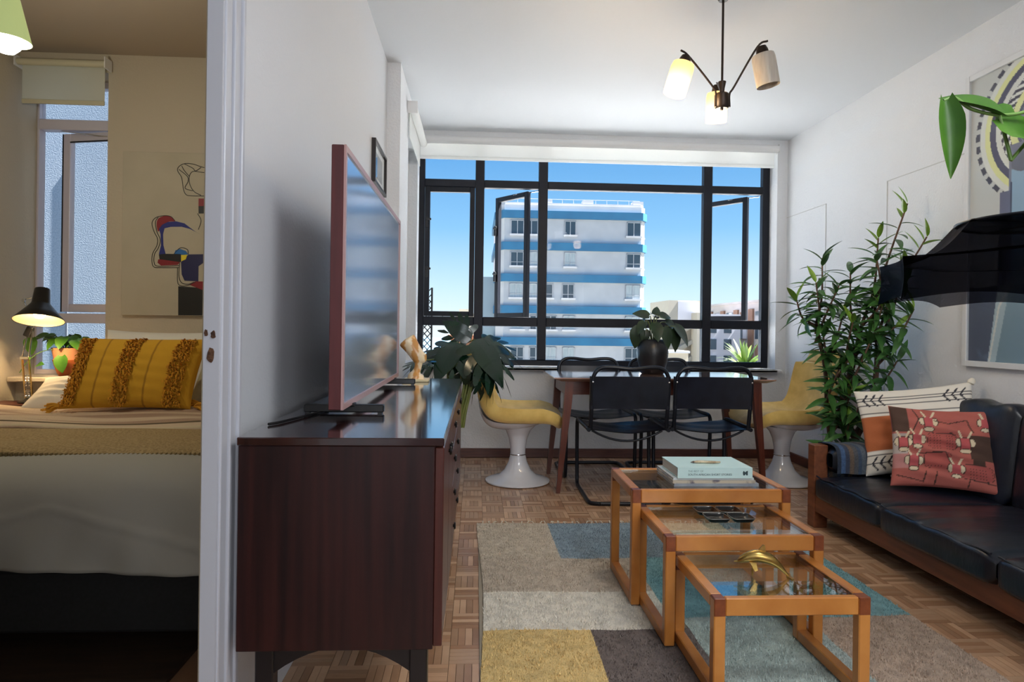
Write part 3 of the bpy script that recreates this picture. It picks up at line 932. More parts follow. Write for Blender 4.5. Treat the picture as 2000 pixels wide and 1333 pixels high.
def handle(y, z, par):
    return cpart('handle', MB().tube([(CX1 - .002, y, z), (CX1 + .006, y, z)], .005, 8).lathe([(0, 0), (.010, 0), (.012, .002), (.010, .006), (0, .007)], 14, tf=Matrix.Translation((CX1 + .003, y, z)) @ Matrix.Rotation(pi / 2, 4, 'Y')), hm, par, smooth=40)
DRW = mat('drawer_rosewood', srgb(52, 25, 21), .32, col2=srgb(86, 42, 34), nscale=6, stretch=(9, 9, .35), contrast=(.3, .75))
ysec = [CY0 + .004, 1.742, 2.03, 2.59, 2.88, CY1 - .004]
for (a, b_) in [(ysec[0], ysec[1]), (ysec[1], ysec[2]), (ysec[3], ysec[4]), (ysec[4], ysec[5])]:
    d_ = cpart('door', MB().box(CX1 - .02, CX1, a + .002, b_ - .002, CZ0 + .004, CZ1 - .022, .002), DRW)
    handle(b_ - .035 if a in (ysec[0], ysec[3]) else a + .035, CZ1 - .075, d_)
for k in range(4):
    z0 = CZ0 + .004 + k * .1105
    d_ = cpart('drawer', MB().box(CX1 - .02, CX1, 2.032, 2.588, z0, z0 + .107, .002), DRW)
    handle(2.15, z0 + .06, d_); handle(2.47, z0 + .06, d_)
lg = mat('ebonised_leg', srgb(22, 18, 20), .4)
for y in (1.50, 3.10):
    for x in (-.46, -.12):
        cpart('leg', MB().box(x - .02, x + .02, y - .02, y + .02, 0, CZ0, .003), lg)
    # arched rail between the two legs
    arch = [(-.44, CZ0)] + [(-.44 + .30 * t, CZ0 - .03 - .055 * (2 * t - 1) ** 2 * 1.0 + .02) for t in np.linspace(0, 1, 13)] + [(-.14, CZ0)]
    cpart('arched_rail', MB().prism(arch, y - .012, y + .012, 'y'), lg)
for x in (-.46, -.12):
    cpart('long_rail', MB().box(x - .01, x + .01, 1.52, 3.08, CZ0 - .05, CZ0, .002), lg)

tvw = mat('tv_frame_redwood', srgb(86, 34, 36), .45, col2=srgb(72, 28, 31), nscale=8, stretch=(6, 6, .5))
tvf = mat('tv_bezel_pinkish', srgb(176, 140, 138), .35)
TX1, TX0, TY0, TY1, TZ0, TZ1 = -.342, -.380, 1.72, 2.945, .838, 1.528
tv = thing('television', 'slim flat television with red-brown frame standing on the credenza', 'television', (-.36, 2.33, CZ1))
obj('casing', MB().box(TX0, TX1 - .006, TY0, TY1, TZ0, TZ1, .002), tvw, tv, world=True)
g = MB().box(TX1 - .006, TX1, TY0, TY0 + .016, TZ0, TZ1).box(TX1 - .006, TX1, TY1 - .016, TY1, TZ0, TZ1)
g.box(TX1 - .006, TX1, TY0 + .016, TY1 - .016, TZ0, TZ0 + .016).box(TX1 - .006, TX1, TY0 + .016, TY1 - .016, TZ1 - .016, TZ1)
obj('bezel', g, tvf, tv, world=True)
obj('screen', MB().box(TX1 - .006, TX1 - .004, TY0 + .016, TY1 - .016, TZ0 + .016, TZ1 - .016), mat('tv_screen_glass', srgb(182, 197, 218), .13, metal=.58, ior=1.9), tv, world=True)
for y in (1.86, 2.80):
    ft = MB().box(-.475, -.255, y - .012, y + .012, CZ1 + .004, CZ1 + .026, .003).box(-.385, -.335, y - .012, y + .012, CZ1 + .02, TZ0 + .004)
    ft.box(-.472, -.460, y - .01, y + .01, CZ1, CZ1 + .005).box(-.272, -.260, y - .01, y + .01, CZ1, CZ1 + .005)
    obj('foot', ft, M['black'], tv, world=True)
tag(obj('power_cable', MB().tube(spline([(-.42, 1.9, CZ1 + .004), (-.45, 1.78, CZ1 + .004), (-.48, 1.66, CZ1 + .004), (-.5, 1.62, CZ1 + .004)], 5), .0035, 6), M['black'], smooth=60), 'thin black power cable lying on the credenza behind the television', 'cable')

on = mat('banded_onyx', srgb(206, 150, 84), .25, col2=srgb(240, 218, 182), nscale=9, stretch=(.6, .6, 2.2), wave=3.0, subsurf=.2)
bu = thing('bust', 'small banded onyx bust with tall crown on the far end of the credenza', 'sculpture', (-.27, 2.99, CZ1))
obj('plinth', MB().box(-.055, .06, -.055, .055, 0, .013, .003), mat('cream_onyx', srgb(232, 214, 170), .3), bu)
def bust_fn(path, n=20):
    """path: list of (x, z, rx, ry)"""
    mb = MB()
    pts = spline([(p[0], p[1], p[2]) for p in path], 6); ry = spline([(p[3], 0, 0) for p in path], 6)
    rings = []
    for i, p in enumerate(pts):
        q = pts[min(i + 1, len(pts) - 1)] - pts[max(i - 1, 0)]
        d = Vector((q[0], 0, q[1])); d = d.normalized() if d.length > 1e-6 else Vector((0, 0, 1))
        sx = Vector((d.z, 0, -d.x))
        rings.append([Vector((p[0], 0, p[1])) + sx * (p[2] * cos(2 * pi * k / n)) + Vector((0, ry[i][0] * sin(2 * pi * k / n), 0)) for k in range(n)])
    vs = [v for r in rings for v in r]
    fs = [(i * n + k, i * n + (k + 1) % n, (i + 1) * n + (k + 1) % n, (i + 1) * n + k) for i in range(len(rings) - 1) for k in range(n)]
    fs += [tuple(range(n)), tuple((len(rings) - 1) * n + k for k in range(n))]
    return mb.add(vs, fs)
torso = bust_fn([(.0, .012, .038, .046), (.0, .03, .034, .042), (.002, .042, .02, .025), (.008, .06, .016, .018), (.012, .085, .019, .02), (.01, .10, .026, .026)])
obj('neck', torso, on, bu, smooth=70)
head = bust_fn([(.022, .080, .006, .012), (.020, .092, .026, .022), (.008, .115, .032, .027), (-.006, .135, .033, .028), (-.022, .158, .036, .031), (-.036, .178, .040, .034), (-.044, .188, .036, .03), (-.047, .192, .004, .004)])
obj('crowned_head', head, on, bu, smooth=70)
obj('face', bust_fn([(.033, .085, .004, .006), (.036, .095, .010, .012), (.040, .105, .008, .008), (.035, .118, .012, .016), (.028, .128, .006, .01)]), on, bu, smooth=70)

# ================================================================== NEST OF TABLES
ow = mat('honey_oak', srgb(170, 104, 42), .35, col2=srgb(196, 130, 62), nscale=7, stretch=(1.2, 1.2, 1.2), contrast=(.3, .7), coat=.15)
oe = mat('dark_end_grain', srgb(110, 52, 22), .4, col2=srgb(130, 66, 30), nscale=40)
def nest(name, label, x0, x1, y0, y1, h, s=.034, rail=.052):
    t = thing(name, label, 'table', ((x0 + x1) / 2, (y0 + y1) / 2, 0.014), group='nest of three glass-topped coffee tables')
    P = lambda n, mb, m=ow: obj(n, mb, m, t, world=True)
    z0 = .014
    for x in (x0, x1 - s):
        for y in (y0, y1 - s):
            P('leg', MB().box(x, x + s, y, y + s, z0, h - .004, .003))
            P('end_grain_joint', MB().box(x + .0005, x + s - .0005, y - .0008, y + s + .0008, h - rail, h - .0005, .002), oe)
        P('top_side_rail', MB().box(x, x + s, y0 + s, y1 - s, h - .036, h, .003))
        P('bottom_side_rail', MB().box(x, x + s, y0 + s, y1 - s, z0, z0 + .036, .003))
    for y in (y0, y1 - .024):
        P('end_rail', MB().box(x0 + s, x1 - s, y + .002, y + .024, h - rail, h - .001, .003))
    P('glass_top', MB().box(x0 + s, x1 - s, y0 + .024, y1 - .024, h - .010, h - .004), M['table_glass'])
    lp_ = MB().box(x0 + s, x0 + s + .006, y0 + .024, y1 - .024, h - .02, h - .011).box(x1 - s - .006, x1 - s, y0 + .024, y1 - .024, h - .02, h - .011)
    P('glass_ledge', lp_, oe)
    return t
nest('coffee_table', 'largest and farthest of the three oak and glass nesting tables, carrying the books', .600, 1.216, 2.454, 2.852, .452)
nest('coffee_table', 'middle-sized oak and glass nesting table, carrying four black dishes', .634, 1.171, 2.129, 2.525, .378)
nest('coffee_table', 'smallest and nearest oak and glass nesting table, carrying the brass dolphin', .678, 1.133, 1.806, 2.196, .305)

# books on the largest table
Zb = .452 - .004
pg = mat('book_pages', srgb(222, 216, 204), .8, col2=srgb(200, 194, 182), nscale=60, stretch=(.2, .2, 12))
def book(label, x0, x1, y0, y1, z, h, cover, spine_text=None, ink=(70, 86, 90), rot=0.0, soft=False):
    t = thing('book' if not soft else 'magazine', label, 'book' if not soft else 'magazine', ((x0 + x1) / 2, (y0 + y1) / 2, z), rz=rot, group='books on the coffee table')
    hx, hy = (x1 - x0) / 2, (y1 - y0) / 2; c = .003 if not soft else .0006
    obj('cover', MB().box(-hx, hx, -hy, hy, 0, c, .0004).box(-hx, hx, -hy, hy, h - c, h, .0004).box(-hx, hx, -hy, -hy + c, c, h - c), cover, t)
    obj('pages', MB().box(-hx + .003, hx - .003, -hy + c, hy - .003, c, h - c), pg, t)
    return t
bmint = mat('mint_book_cover', srgb(190, 218, 216), .45)
bgrey = mat('grey_magazine_cover', srgb(150, 156, 160), .4, col2=srgb(120, 124, 134), nscale=12)
btan = mat('tan_magazine_cover', srgb(186, 176, 156), .4, col2=srgb(90, 84, 96), nscale=14, contrast=(.5, .6))
book('grey magazine at the bottom of the stack on the large coffee table', .78, 1.118, 2.52, 2.765, Zb, .012, bgrey, soft=True)
book('tan patterned magazine second from the bottom of the stack on the table', .775, 1.105, 2.52, 2.76, Zb + .012, .012, btan, soft=True)
book('pale magazine directly beneath the mint book', .778, 1.10, 2.525, 2.76, Zb + .024, .009, mat('pale_magazine_cover', srgb(196, 204, 206), .4), soft=True)
bk = book('thick mint-green hardback on top of the stack on the large coffee table', .792, 1.090, 2.515, 2.735, Zb + .033, .042, bmint)
def text(name, body, size, loc, rot, m, parent, ext=.0004, bold=False):
    c = bpy.data.curves.new(name, 'FONT'); c.body = body; c.size = size; c.extrude = ext
    o = bpy.data.objects.new(name, c); COL.objects.link(o)
    dg = bpy.context.evaluated_depsgraph_get()
    me = bpy.data.meshes.new_from_object(o.evaluated_get(dg))
    bpy.data.objects.remove(o)
    me.materials.clear(); me.materials.append(m)
    o = bpy.data.objects.new(name, me); COL.objects.link(o)
    o.parent = parent; o.location = loc; o.rotation_euler = rot
    return o
ink = mat('spine_ink', srgb(70, 92, 96), .5); ink2 = mat('spine_ink_pale', srgb(126, 152, 152), .5)
text('spine_lettering', 'THE BEST OF', .0105, (-.108, -.1103, .0245), (pi / 2, 0, 0), ink2, bk)
text('spine_lettering', 'SOUTH AFRICAN SHORT STORIES', .0115, (-.108, -.1103, .011), (pi / 2, 0, 0), ink, bk)
obj('spine_emblem', MB().prism([(.112, .012), (.118, .012), (.122, .018), (.124, .012), (.130, .012), (.130, .030), (.124, .028), (.120, .024), (.113, .030), (.110, .022)], -.1104, -.110, 'y'), mat('emblem_ink', srgb(38, 60, 64), .5), bk)
ft = thing('carved_stick', 'short pale carved stick lying on the mint book', 'ornament', (.935, 2.595, Zb + .075))
obj('body', MB().tube([(-.055 + .11 * t, .004 * sin(t * 6), .006) for t in np.linspace(0, 1, 9)], [.003, .0055, .0058, .0055, .0055, .0055, .0052, .004, .003], 8), mat('pale_bone', srgb(206, 190, 160), .5, col2=srgb(150, 126, 96), nscale=50), ft, smooth=60)
obj('dark_tip', MB().tube([(-.066, 0, .005), (-.052, .0005, .006)], [.001, .0048], 8), mat('dark_horn', srgb(70, 52, 44), .5), ft, smooth=60)

# four black dishes on the middle table
dk = mat('black_glaze', srgb(16, 16, 18), .2, spec=.6); dr = mat('dish_rim_metal', srgb(150, 146, 140), .25, metal=.6)  # black bowl, paler grey metallic rim
def dish_mesh():
    out = MB(); n = 36
    def ring(r, z, e=.32): 
        return [(r * math.copysign(abs(cos(a)) ** e, cos(a)), r * math.copysign(abs(sin(a)) ** e, sin(a)), z) for a in [2 * pi * (k + .5) / n for k in range(n)]]
    rows = [ring(.024, 0), ring(.034, .004), ring(.041, .016), ring(.0415, .017), ring(.039, .017), ring(.032, .006), ring(.022, .004)]
    vs = [v for r in rows for v in r]
    fs = [(i * n + k, i * n + (k + 1) % n, (i + 1) * n + (k + 1) % n, (i + 1) * n + k) for i in range(len(rows) - 1) for k in range(n)]
    fs += [tuple(range(n)), tuple((len(rows) - 1) * n + k for k in range(n))]
    rim = MB().tube([(x, y, .0172) for x, y, z in ring(.0405, 0)], .0011, 5, closed=True)
    return out.add(vs, fs), rim
dm, rm = dish_mesh()
d0 = thing('dish', 'x', 'dish', (0, 0, 0), group='four black dishes on the middle table')
obj('bowl', dm, dk, d0, smooth=50); obj('rim', rm, dr, d0, smooth=80)
zt = .378 - .004
pos = [((.865, 2.405), 'black square dish, far left of the four on the middle table'), ((.952, 2.405), 'black square dish, far right of the four on the middle table'),
       ((.872, 2.315), 'black square dish, near left of the four on the middle table'), ((.962, 2.315), 'black square dish, near right of the four on the middle table')]
for k, ((x, y), lb) in enumerate(pos):
    if k == 0:
        d0.location = (x, y, zt); d0['label'] = lb
    else: dup(d0, (x, y, zt), label=lb)

# brass dolphin
dp = thing('dolphin', 'brass leaping dolphin figurine on the smallest coffee table', 'figurine', (.888, 1.985, .301))
bpth = [(-.105, .052, .003), (-.09, .055, .006), (-.075, .062, .014), (-.05, .074, .021), (-.01, .082, .026), (.035, .072, .023), (.07, .050, .015), (.095, .026, .008), (.112, .008, .005)]
obj('body', MB().tube([(x, .0, z) for x, z, r in [tuple(p) for p in spline(bpth, 5)]], [p[2] for p in spline(bpth, 5)], 14), M['brass'], dp, smooth=70)
obj('dorsal_fin', MB().prism([(-.012, .100), (.010, .130), (.018, .128), (.022, .098)], -.004, .004, 'y'), M['brass'], dp)
obj('tail_fluke', MB().prism([(.104, -.004), (.118, -.038), (.128, -.030), (.122, .0), (.128, .030), (.118, .038)], .000, .008, 'z'), M['brass'], dp)
for s_ in (-1, 1):
    obj('side_fin', MB().prism([(-.045, .060), (-.020, .060), (-.012, .028), (-.024, .022)], s_ * .018 - .003, s_ * .018 + .003, 'y'), M['brass'], dp)
obj('stand_pin', MB().cyl((-.03, 0, 0), (-.03, 0, .055), .004, n=8), M['brass'], dp)
dp.rotation_euler = (0, 0, RAD(-12)); dp.scale = (.74, .74, .74)

# ================================================================== DINING TABLE + CHAIRS
dw = mat('dark_teak', srgb(74, 34, 24), .35, col2=srgb(104, 52, 36), nscale=6, stretch=(1, 8, 8), contrast=(.3, .75))
dwl = mat('dark_teak_leg', srgb(78, 36, 25), .35, col2=srgb(108, 54, 37), nscale=6, stretch=(8, 8, .8), contrast=(.3, .75))
dtop = mat('polished_teak_top', srgb(150, 118, 104), .12, col2=srgb(170, 136, 120), nscale=6, stretch=(1, 8, 8), coat=1.0)
dt = thing('dining_table', 'rectangular dark teak dining table with splayed legs under the window', 'table', (1.22, 4.5, 0))
D0, D1, E0, E1 = .50, 1.94, 4.13, 4.85
tp = MB()
tp.add([(D0, E0, .75), (D1, E0, .75), (D1, E1, .75), (D0, E1, .75), (D0, E0, .742), (D1, E0, .742), (D1, E1, .742), (D0, E1, .742),
        (D0 + .05, E0 + .035, .724), (D1 - .05, E0 + .035, .724), (D1 - .05, E1 - .035, .724), (D0 + .05, E1 - .035, .724)],
       [(0, 1, 2, 3), (0, 1, 5, 4), (1, 2, 6, 5), (2, 3, 7, 6), (3, 0, 4, 7), (4, 5, 9, 8), (5, 6, 10, 9), (6, 7, 11, 10), (7, 4, 8, 11), (8, 9, 10, 11)])
obj('top', tp, dtop, dt, world=True)
for y in (E0 + .09, E1 - .11):
    obj('apron', MB().box(D0 + .10, D1 - .10, y, y + .02, .635, .726, .002), dw, dt, world=True)
for x in (D0 + .08, D1 - .10):
    obj('apron', MB().box(x, x + .02, E0 + .09, E1 - .09, .635, .726, .002), dw, dt, world=True)
for sx, xt in ((-1, D0 + .105), (1, D1 - .105)):
    for sy, yt in ((-1, E0 + .075), (1, E1 - .085)):
        xb = xt + sx * .065; yb = yt + sy * .0
        def q(x, y, r, z): return [(x - r, y - r, z), (x + r, y - r, z), (x + r, y + r, z), (x - r, y + r, z)]
        vs = q(xb, yb, .013, 0) + q(xt + sx * .012, yt, .024, .55) + q(xt, yt, .028, .726)
        fs = [(0, 1, 2, 3), (8, 9, 10, 11)] + [(r * 4 + k, r * 4 + (k + 1) % 4, r * 4 + 4 + (k + 1) % 4, r * 4 + 4 + k) for r in (0, 1) for k in range(4)]
        obj('leg', MB().add(vs, fs), dwl, dt, world=True)

lea = mat('black_sling_leather', srgb(18, 21, 32), .33, col2=srgb(28, 32, 46), nscale=10, spec=.5, bump=.08, bscale=25)
def sling_chair():
    """local: sitter faces +Y, rear of chair at y=0, centre x=0"""
    t = thing('sling_chair', 'x', 'chair', (0, 0, 0), group='four black tubular sling chairs at the dining table')
    r = .0125; W_ = .235
    # back hoop
    hoop = [(-W_, .065, .45), (-W_ - .002, .045, .60), (-W_ + .0, .03, .76)]
    pts = [(-W_, .085, .445), (-W_, .06, .58), (-W_, .04, .72), (-W_ + .012, .033, .79), (-W_ + .05, .03, .826), (-W_ + .12, .022, .832), (0, .012, .822)]
    pts = pts + [(-x, y, z) for x, y, z in pts[-2::-1]]
    obj('back_hoop', MB().tube(spline(pts, 5), r, 10), M['black_metal'], t, smooth=70)
    for s_ in (-1, 1):
        x = s_ * (W_ + .012)
        fr = spline([(x, .07, .445), (x, .25, .452), (x, .47, .458), (x, .525, .44), (x, .535, .40)], 5) + spline([(x, .525, .20), (x, .515, .06)], 3)
        obj('side_frame', MB().tube(fr + spline([(x, .505, .022), (x, .47, .0125), (x, .30, .0125), (x, .06, .0125), (x - s_ * .02, .015, .0125), (x - s_ * .06, .0, .0125)], 4), r, 10), M['black_metal'], t, smooth=70)
    obj('floor_bar', MB().tube([(-W_ + .05, 0, .0125), (W_ - .05, 0, .0125)], r, 10), M['black_metal'], t, smooth=70)
    sag = [(-W_ + .015 + (2 * W_ - .03) * k / 12, .12, .435 - .065 * (1 - (2 * k / 12 - 1) ** 2)) for k in range(13)]
    obj('under_strap', MB().tube(sag, .007, 8), M['black_metal'], t, smooth=70)
    def back(u, v):
        x = (u - .5) * 2 * (W_ - .004); 
        return (x, .040 + .018 * (1 - (2 * u - 1) ** 2) - .035 * (v - .5) * 1.0, .575 + .20 * v)
    bb = MB().grid(back, 20, 6)
    bb.grid(lambda u, v: (back(u, v)[0], back(u, v)[1] - .006, back(u, v)[2]), 20, 6)
    obj('back_sling', bb, lea, t, smooth=60)
    for s_ in (-1, 1):
        obj('sling_loop', MB().tube([(s_ * W_, .062 - .05 * (z - .545), z) for z in np.linspace(.575, .775, 5)], .0145, 10), lea, t, smooth=60)
        obj('rivet', MB().lathe([(0, 0), (.006, 0), (.004, .004), (0, .005)], 10, tf=Matrix.Translation((s_ * (W_ - .002), .024, .742)) @ Matrix.Rotation(pi / 2, 4, 'X')), M['chrome'], t, smooth=60)
    def seat(u, v):
        x = (u - .5) * 2 * (W_ + .012); y = .08 + .43 * v
        return (x, y, .452 - .030 * (1 - (2 * u - 1) ** 2) * (1 - .3 * (2 * v - 1) ** 2) + .004 * sin(9 * u + 14 * v) * (1 - (2 * u - 1) ** 2))
    ss = MB().grid(seat, 24, 16)
    ss.grid(lambda u, v: (seat(u, v)[0], seat(u, v)[1], seat(u, v)[2] - .005), 24, 16)
    obj('seat_sling', ss, lea, t, smooth=60)
    for s_ in (-1, 1):
        obj('sling_loop', MB().tube([(s_ * (W_ + .012), y, .450 + .012 * (y - .08)) for y in np.linspace(.10, .47, 5)], .0145, 10), lea, t, smooth=60)
    return t
ch = sling_chair()
ch.location = (.942, 3.895, 0); ch['label'] = 'black sling chair on the near side of the dining table, nearer the credenza'
dup(ch, (1.468, 3.925, 0), RAD(-1), 'black sling chair on the near side of the dining table, nearer the sofa')
dup(ch, (.88, 5.12, 0), pi + .02, 'black sling chair between table and window, on the monstera side')
dup(ch, (1.44, 5.13, 0), pi - .02, 'black sling chair between table and window, behind the potted table plant')

# tulip chairs
yel = mat('mustard_velvet', srgb(206, 170, 84), .75, col2=srgb(222, 188, 104), nscale=14, sheen=.4, bump=.1, bscale=60)
wsh = mat('white_fibreglass', srgb(226, 228, 234), .18, coat=.5)
def tulip():
    """sitter faces +X"""
    t = thing('tulip_chair', 'x', 'chair', (0, 0, 0), group='pair of yellow tulip chairs')
    obj('foot', MB().lathe([(0, 0), (.21, 0), (.222, .006), (.222, .014), (.19, .026), (.13, .045), (.09, .085), (.064, .14), (.052, .187), (0, .187)], 48), wsh, t, smooth=60)
    obj('ring', MB().lathe([(.045, .187), (.054, .187), (.055, .19), (.054, .194), (.045, .194)], 40), M['chrome'], t, smooth=50)
    obj('stem', MB().lathe([(0, .194), (.052, .194), (.054, .24), (.064, .30), (.086, .355), (.125, .395), (0, .395)], 48), wsh, t, smooth=60)
    # shell: section curve in XZ, width varies
    sec = [(-.275, .915, .12), (-.292, .86, .185), (-.28, .76, .215), (-.262, .64, .23), (-.232, .54, .24), (-.175, .472, .252), (-.08, .45, .262), (.06, .448, .265), (.16, .45, .262), (.225, .442, .25), (.262, .42, .225), (.285, .40, .17)]
    P = spline([(a, b_, c) for a, b_, c in sec], 5); n = len(P)
    def surf(off, k=1.0):
        def fn(u, v):
            i = v * (n - 1); i0 = min(int(i), n - 2); t_ = i - i0
            p = P[i0] * (1 - t_) + P[i0 + 1] * t_
            d = P[min(i0 + 1, n - 1)] - P[max(i0 - 1, 0)]
            nx_, nz_ = -d[1], d[0]; ln = sqrt(nx_ ** 2 + nz_ ** 2); nx_, nz_ = nx_ / ln, nz_ / ln
            # normal pointing toward sitter (up / forward)
            if nz_ < 0 or (abs(nz_) < .2 and nx_ < 0): nx_, nz_ = -nx_, -nz_
            s_ = 2 * u - 1
            vv = v
            bolster = .060 * abs(s_) ** 2.6
            pinch = max(0, 1 - (2 * vv - 1) ** 14) ** .5
            o_ = bolster * (1 - .75 * max(0, (vv - .72) / .28)) * (1 if off > 0 else .15) + off * pinch
            w_ = p[2] * k
            return (p[0] + nx_ * o_, s_ * w_, p[1] + nz_ * o_)
        return fn
    def closed(u, v):
        if u < .46: return surf(.026)(u / .46, v)
        if u < .5: # rolled side
            t_ = (u - .46) / .04; a, b_ = Vector(surf(.026)(1, v)), Vector(surf(-.02)(1, v)); p = a.lerp(b_, t_); return (p.x, p.y + .016 * sin(pi * t_), p.z)
        if u < .96: return surf(-.02)(1 - (u - .5) / .46, v)
        t_ = (u - .96) / .04; a, b_ = Vector(surf(-.02)(0, v)), Vector(surf(.026)(0, v)); p = a.lerp(b_, t_); return (p.x, p.y - .016 * sin(pi * t_), p.z)
    cush = MB().grid(closed, 100, 60, closed_u=True)
    obj('upholstery', cush, yel, t, smooth=70)
    def shell(u, v):
        # white underside bowl following the lower two thirds
        vv = .30 + .42 * v
        x, y, z = surf(-.024, .94)(u, vv)
        dep = .055 * sin(pi * min(1, v * 1.02)) ** .6 * (1 - abs(2 * u - 1) ** 4)
        return (x - .02 * sin(pi * v) * 1, y, z - dep)
    sh_ = MB().grid(shell, 28, 40)
    obj('shell', sh_, wsh, t, smooth=70)
    return t
tc_ = tulip()
tc_.location = (.30, 4.53, 0); tc_.rotation_euler = (0, 0, RAD(-4)); tc_['label'] = 'yellow tulip chair at the monstera end of the dining table'
dup(tc_, (2.175, 4.535, 0), pi + .05, 'yellow tulip chair at the corner-plant end of the dining table')
# ================================================================== RUG
RT = .012
rug = thing('rug', 'shaggy patchwork rug in beige, blue, teal, cream, yellow and grey under the nesting tables', 'rug', (.83, 2.4, 0))
obj('backing', MB().box(.025, 1.635, 1.30, 3.525, 0, .004), mat('rug_backing', srgb(150, 140, 124), .9), rug, world=True)
patches = [  # x0,x1,y0,y1,colour,label
    (.03, .40, 2.98, 3.52, (184, 173, 156), 'beige'), (.03, .72, 2.60, 2.98, (178, 166, 150), 'beige'),
    (.40, .97, 2.98, 3.52, (128, 146, 158), 'blue-grey'), (.97, 1.34, 2.98, 3.52, (206, 196, 172), 'cream'), (1.34, 1.63, 2.98, 3.52, (140, 160, 170), 'blue-grey'),
    (.72, 1.63, 2.35, 2.98, (116, 156, 162), 'teal'), (.03, .72, 2.27, 2.60, (210, 205, 196), 'cream'),
    (.03, .41, 1.30, 2.27, (202, 176, 120), 'yellow'), (.41, .76, 1.30, 2.27, (104, 94, 90), 'dark grey'),
    (.76, 1.22, 1.30, 2.35, (160, 172, 168), 'pale grey-green'), (1.22, 1.63, 1.30, 2.35, (166, 148, 132), 'brown-beige')]
patches[6] = (.03, .72, 2.27, 2.60, (208, 202, 190), 'cream')
def rug_edge(x, y): return (x + .012 * sin(y * 3.1) * (1 if x < .1 else .3), y + .006 * sin(x * 9))
for (x0, x1, y0, y1, c, nm) in patches:
    base = np.array(srgb(*[min(255, int(q * 1.08 + 6)) for q in c]))
    nu = max(6, int((x1 - x0) / .03)); nv = max(6, int((y1 - y0) / .03))
    def fn(U, V):
        X_ = x0 + (x1 - x0) * U; Y_ = y0 + (y1 - y0) * V
        X2 = X_ + .012 * np.sin(Y_ * 3.1) * np.where(X_ < .1, 1, .3); Y2 = Y_ + .006 * np.sin(X_ * 9)
        return X2, Y2, RT - .004 + .002 * np.sin(X_ * 40) * np.sin(Y_ * 33)
    pm_ = mat('rug_wool', tuple(base), .95, col2=tuple(base * .72), nscale=26, detail=6, bump=.5, bscale=160)
    co, fa, _ = painted('p', fn, nu, nv, lambda U, V: np.ones(U.shape + (3,)))
    co = co - np.array(rug.location)
    me = mesh_np('pile_patch', co, fa, None, pm_, True)
    po = obj('pile_patch', me, None, rug); po['label'] = nm + ' wool patch'
    # pile: short leaning wool tufts
    vis_lo = max(y0, 1.75)
    area = (x1 - x0) * (y1 - vis_lo)
    n = int(area * 26000)
    X_ = RNG.uniform(x0, x1, n); Y_ = RNG.uniform(vis_lo, y1, n)
    X2 = X_ + .012 * np.sin(Y_ * 3.1) * np.where(X_ < .1, 1, .3); Y2 = Y_ + .006 * np.sin(X_ * 9)
    a = RNG.uniform(0, 2 * pi, n); h = RNG.uniform(.006, .012, n); ln = RNG.uniform(.002, .009, n); w_ = RNG.uniform(.0010, .0022, n)
    dx, dy = np.cos(a), np.sin(a)
    zb = np.full(n, .006)
    p0 = np.stack([X2 - dy * w_, Y2 + dx * w_, zb], 1); p1 = np.stack([X2 + dy * w_, Y2 - dx * w_, zb], 1)
    p2 = np.stack([X2 + dx * ln, Y2 + dy * ln, zb + h], 1)
    co = np.stack([p0, p1, p2], 1).reshape(-1, 3) - np.array(rug.location)
    k = np.repeat(RNG.uniform(.62, 1.22, n), 3)[:, None]
    cl = np.clip(base[None] * k, 0, 1)
    me = mesh_np('pile', co, np.arange(3 * n).reshape(-1, 3), cl, bpy.data.materials.get('rug_tuft') or mat('rug_tuft', (1, 1, 1), .95, attr='tone'))
    o = obj('pile', me, None, po); o['kind'] = 'stuff'
ts = mat('fringe_yarn', srgb(214, 204, 184), .9)
for k in range(46):
    x = .05 + k * .0345 + random.uniform(-.008, .008)
    q = spline([(x, 3.515, .008), (x + random.uniform(-.01, .01), 3.53, .012 + random.uniform(0, .006)), (x + random.uniform(-.02, .02), 3.55 + random.uniform(0, .02), .005)], 3)
    obj('tassel', MB().tube(q, [.003] * (len(q) - 1) + [.0015], 5), ts, rug, world=True)

# ================================================================== SOFA
sw = mat('walnut_sofa_frame', srgb(96, 52, 32), .4, col2=srgb(128, 76, 48), nscale=5, stretch=(8, .6, 8), contrast=(.3, .75))
lt = mat('black_leather', srgb(15, 19, 30), .32, col2=srgb(22, 27, 40), nscale=12, spec=.55, bump=.18, bscale=14, bstretch=(1, 2.5, 1))
SY0, SY1 = .62, 3.523
so = thing('sofa', 'low wooden-framed sofa with black leather cushions along the right wall', 'sofa', (2.2, 2.07, 0))
S = lambda n, mb, m=sw, **k: obj(n, mb, m, so, world=True, **k)
for y in (SY1 - .072, SY0):
    S('post', MB().box(1.838, 1.914, y, y + .072, 0, .447, .004)); S('post', MB().box(2.50, 2.565, y, y + .072, 0, .447, .004))
    S('arm_rail', MB().box(1.914, 2.50, y + .015, y + .06, .36, .40, .003)); S('side_rail', MB().box(1.914, 2.50, y + .015, y + .06, .10, .19, .003))
S('front_rail', MB().box(1.842, 1.872, SY0 + .072, SY1 - .072, .088, .185, .004))
S('back_rail', MB().box(2.535, 2.565, SY0 + .072, SY1 - .072, .088, .185, .004))
S('back_frame', MB().box(2.535, 2.565, SY0 + .072, SY1 - .072, .60, .70, .004))
S('platform', MB().box(1.872, 2.535, SY0 + .072, SY1 - .072, .15, .165), M['black'])
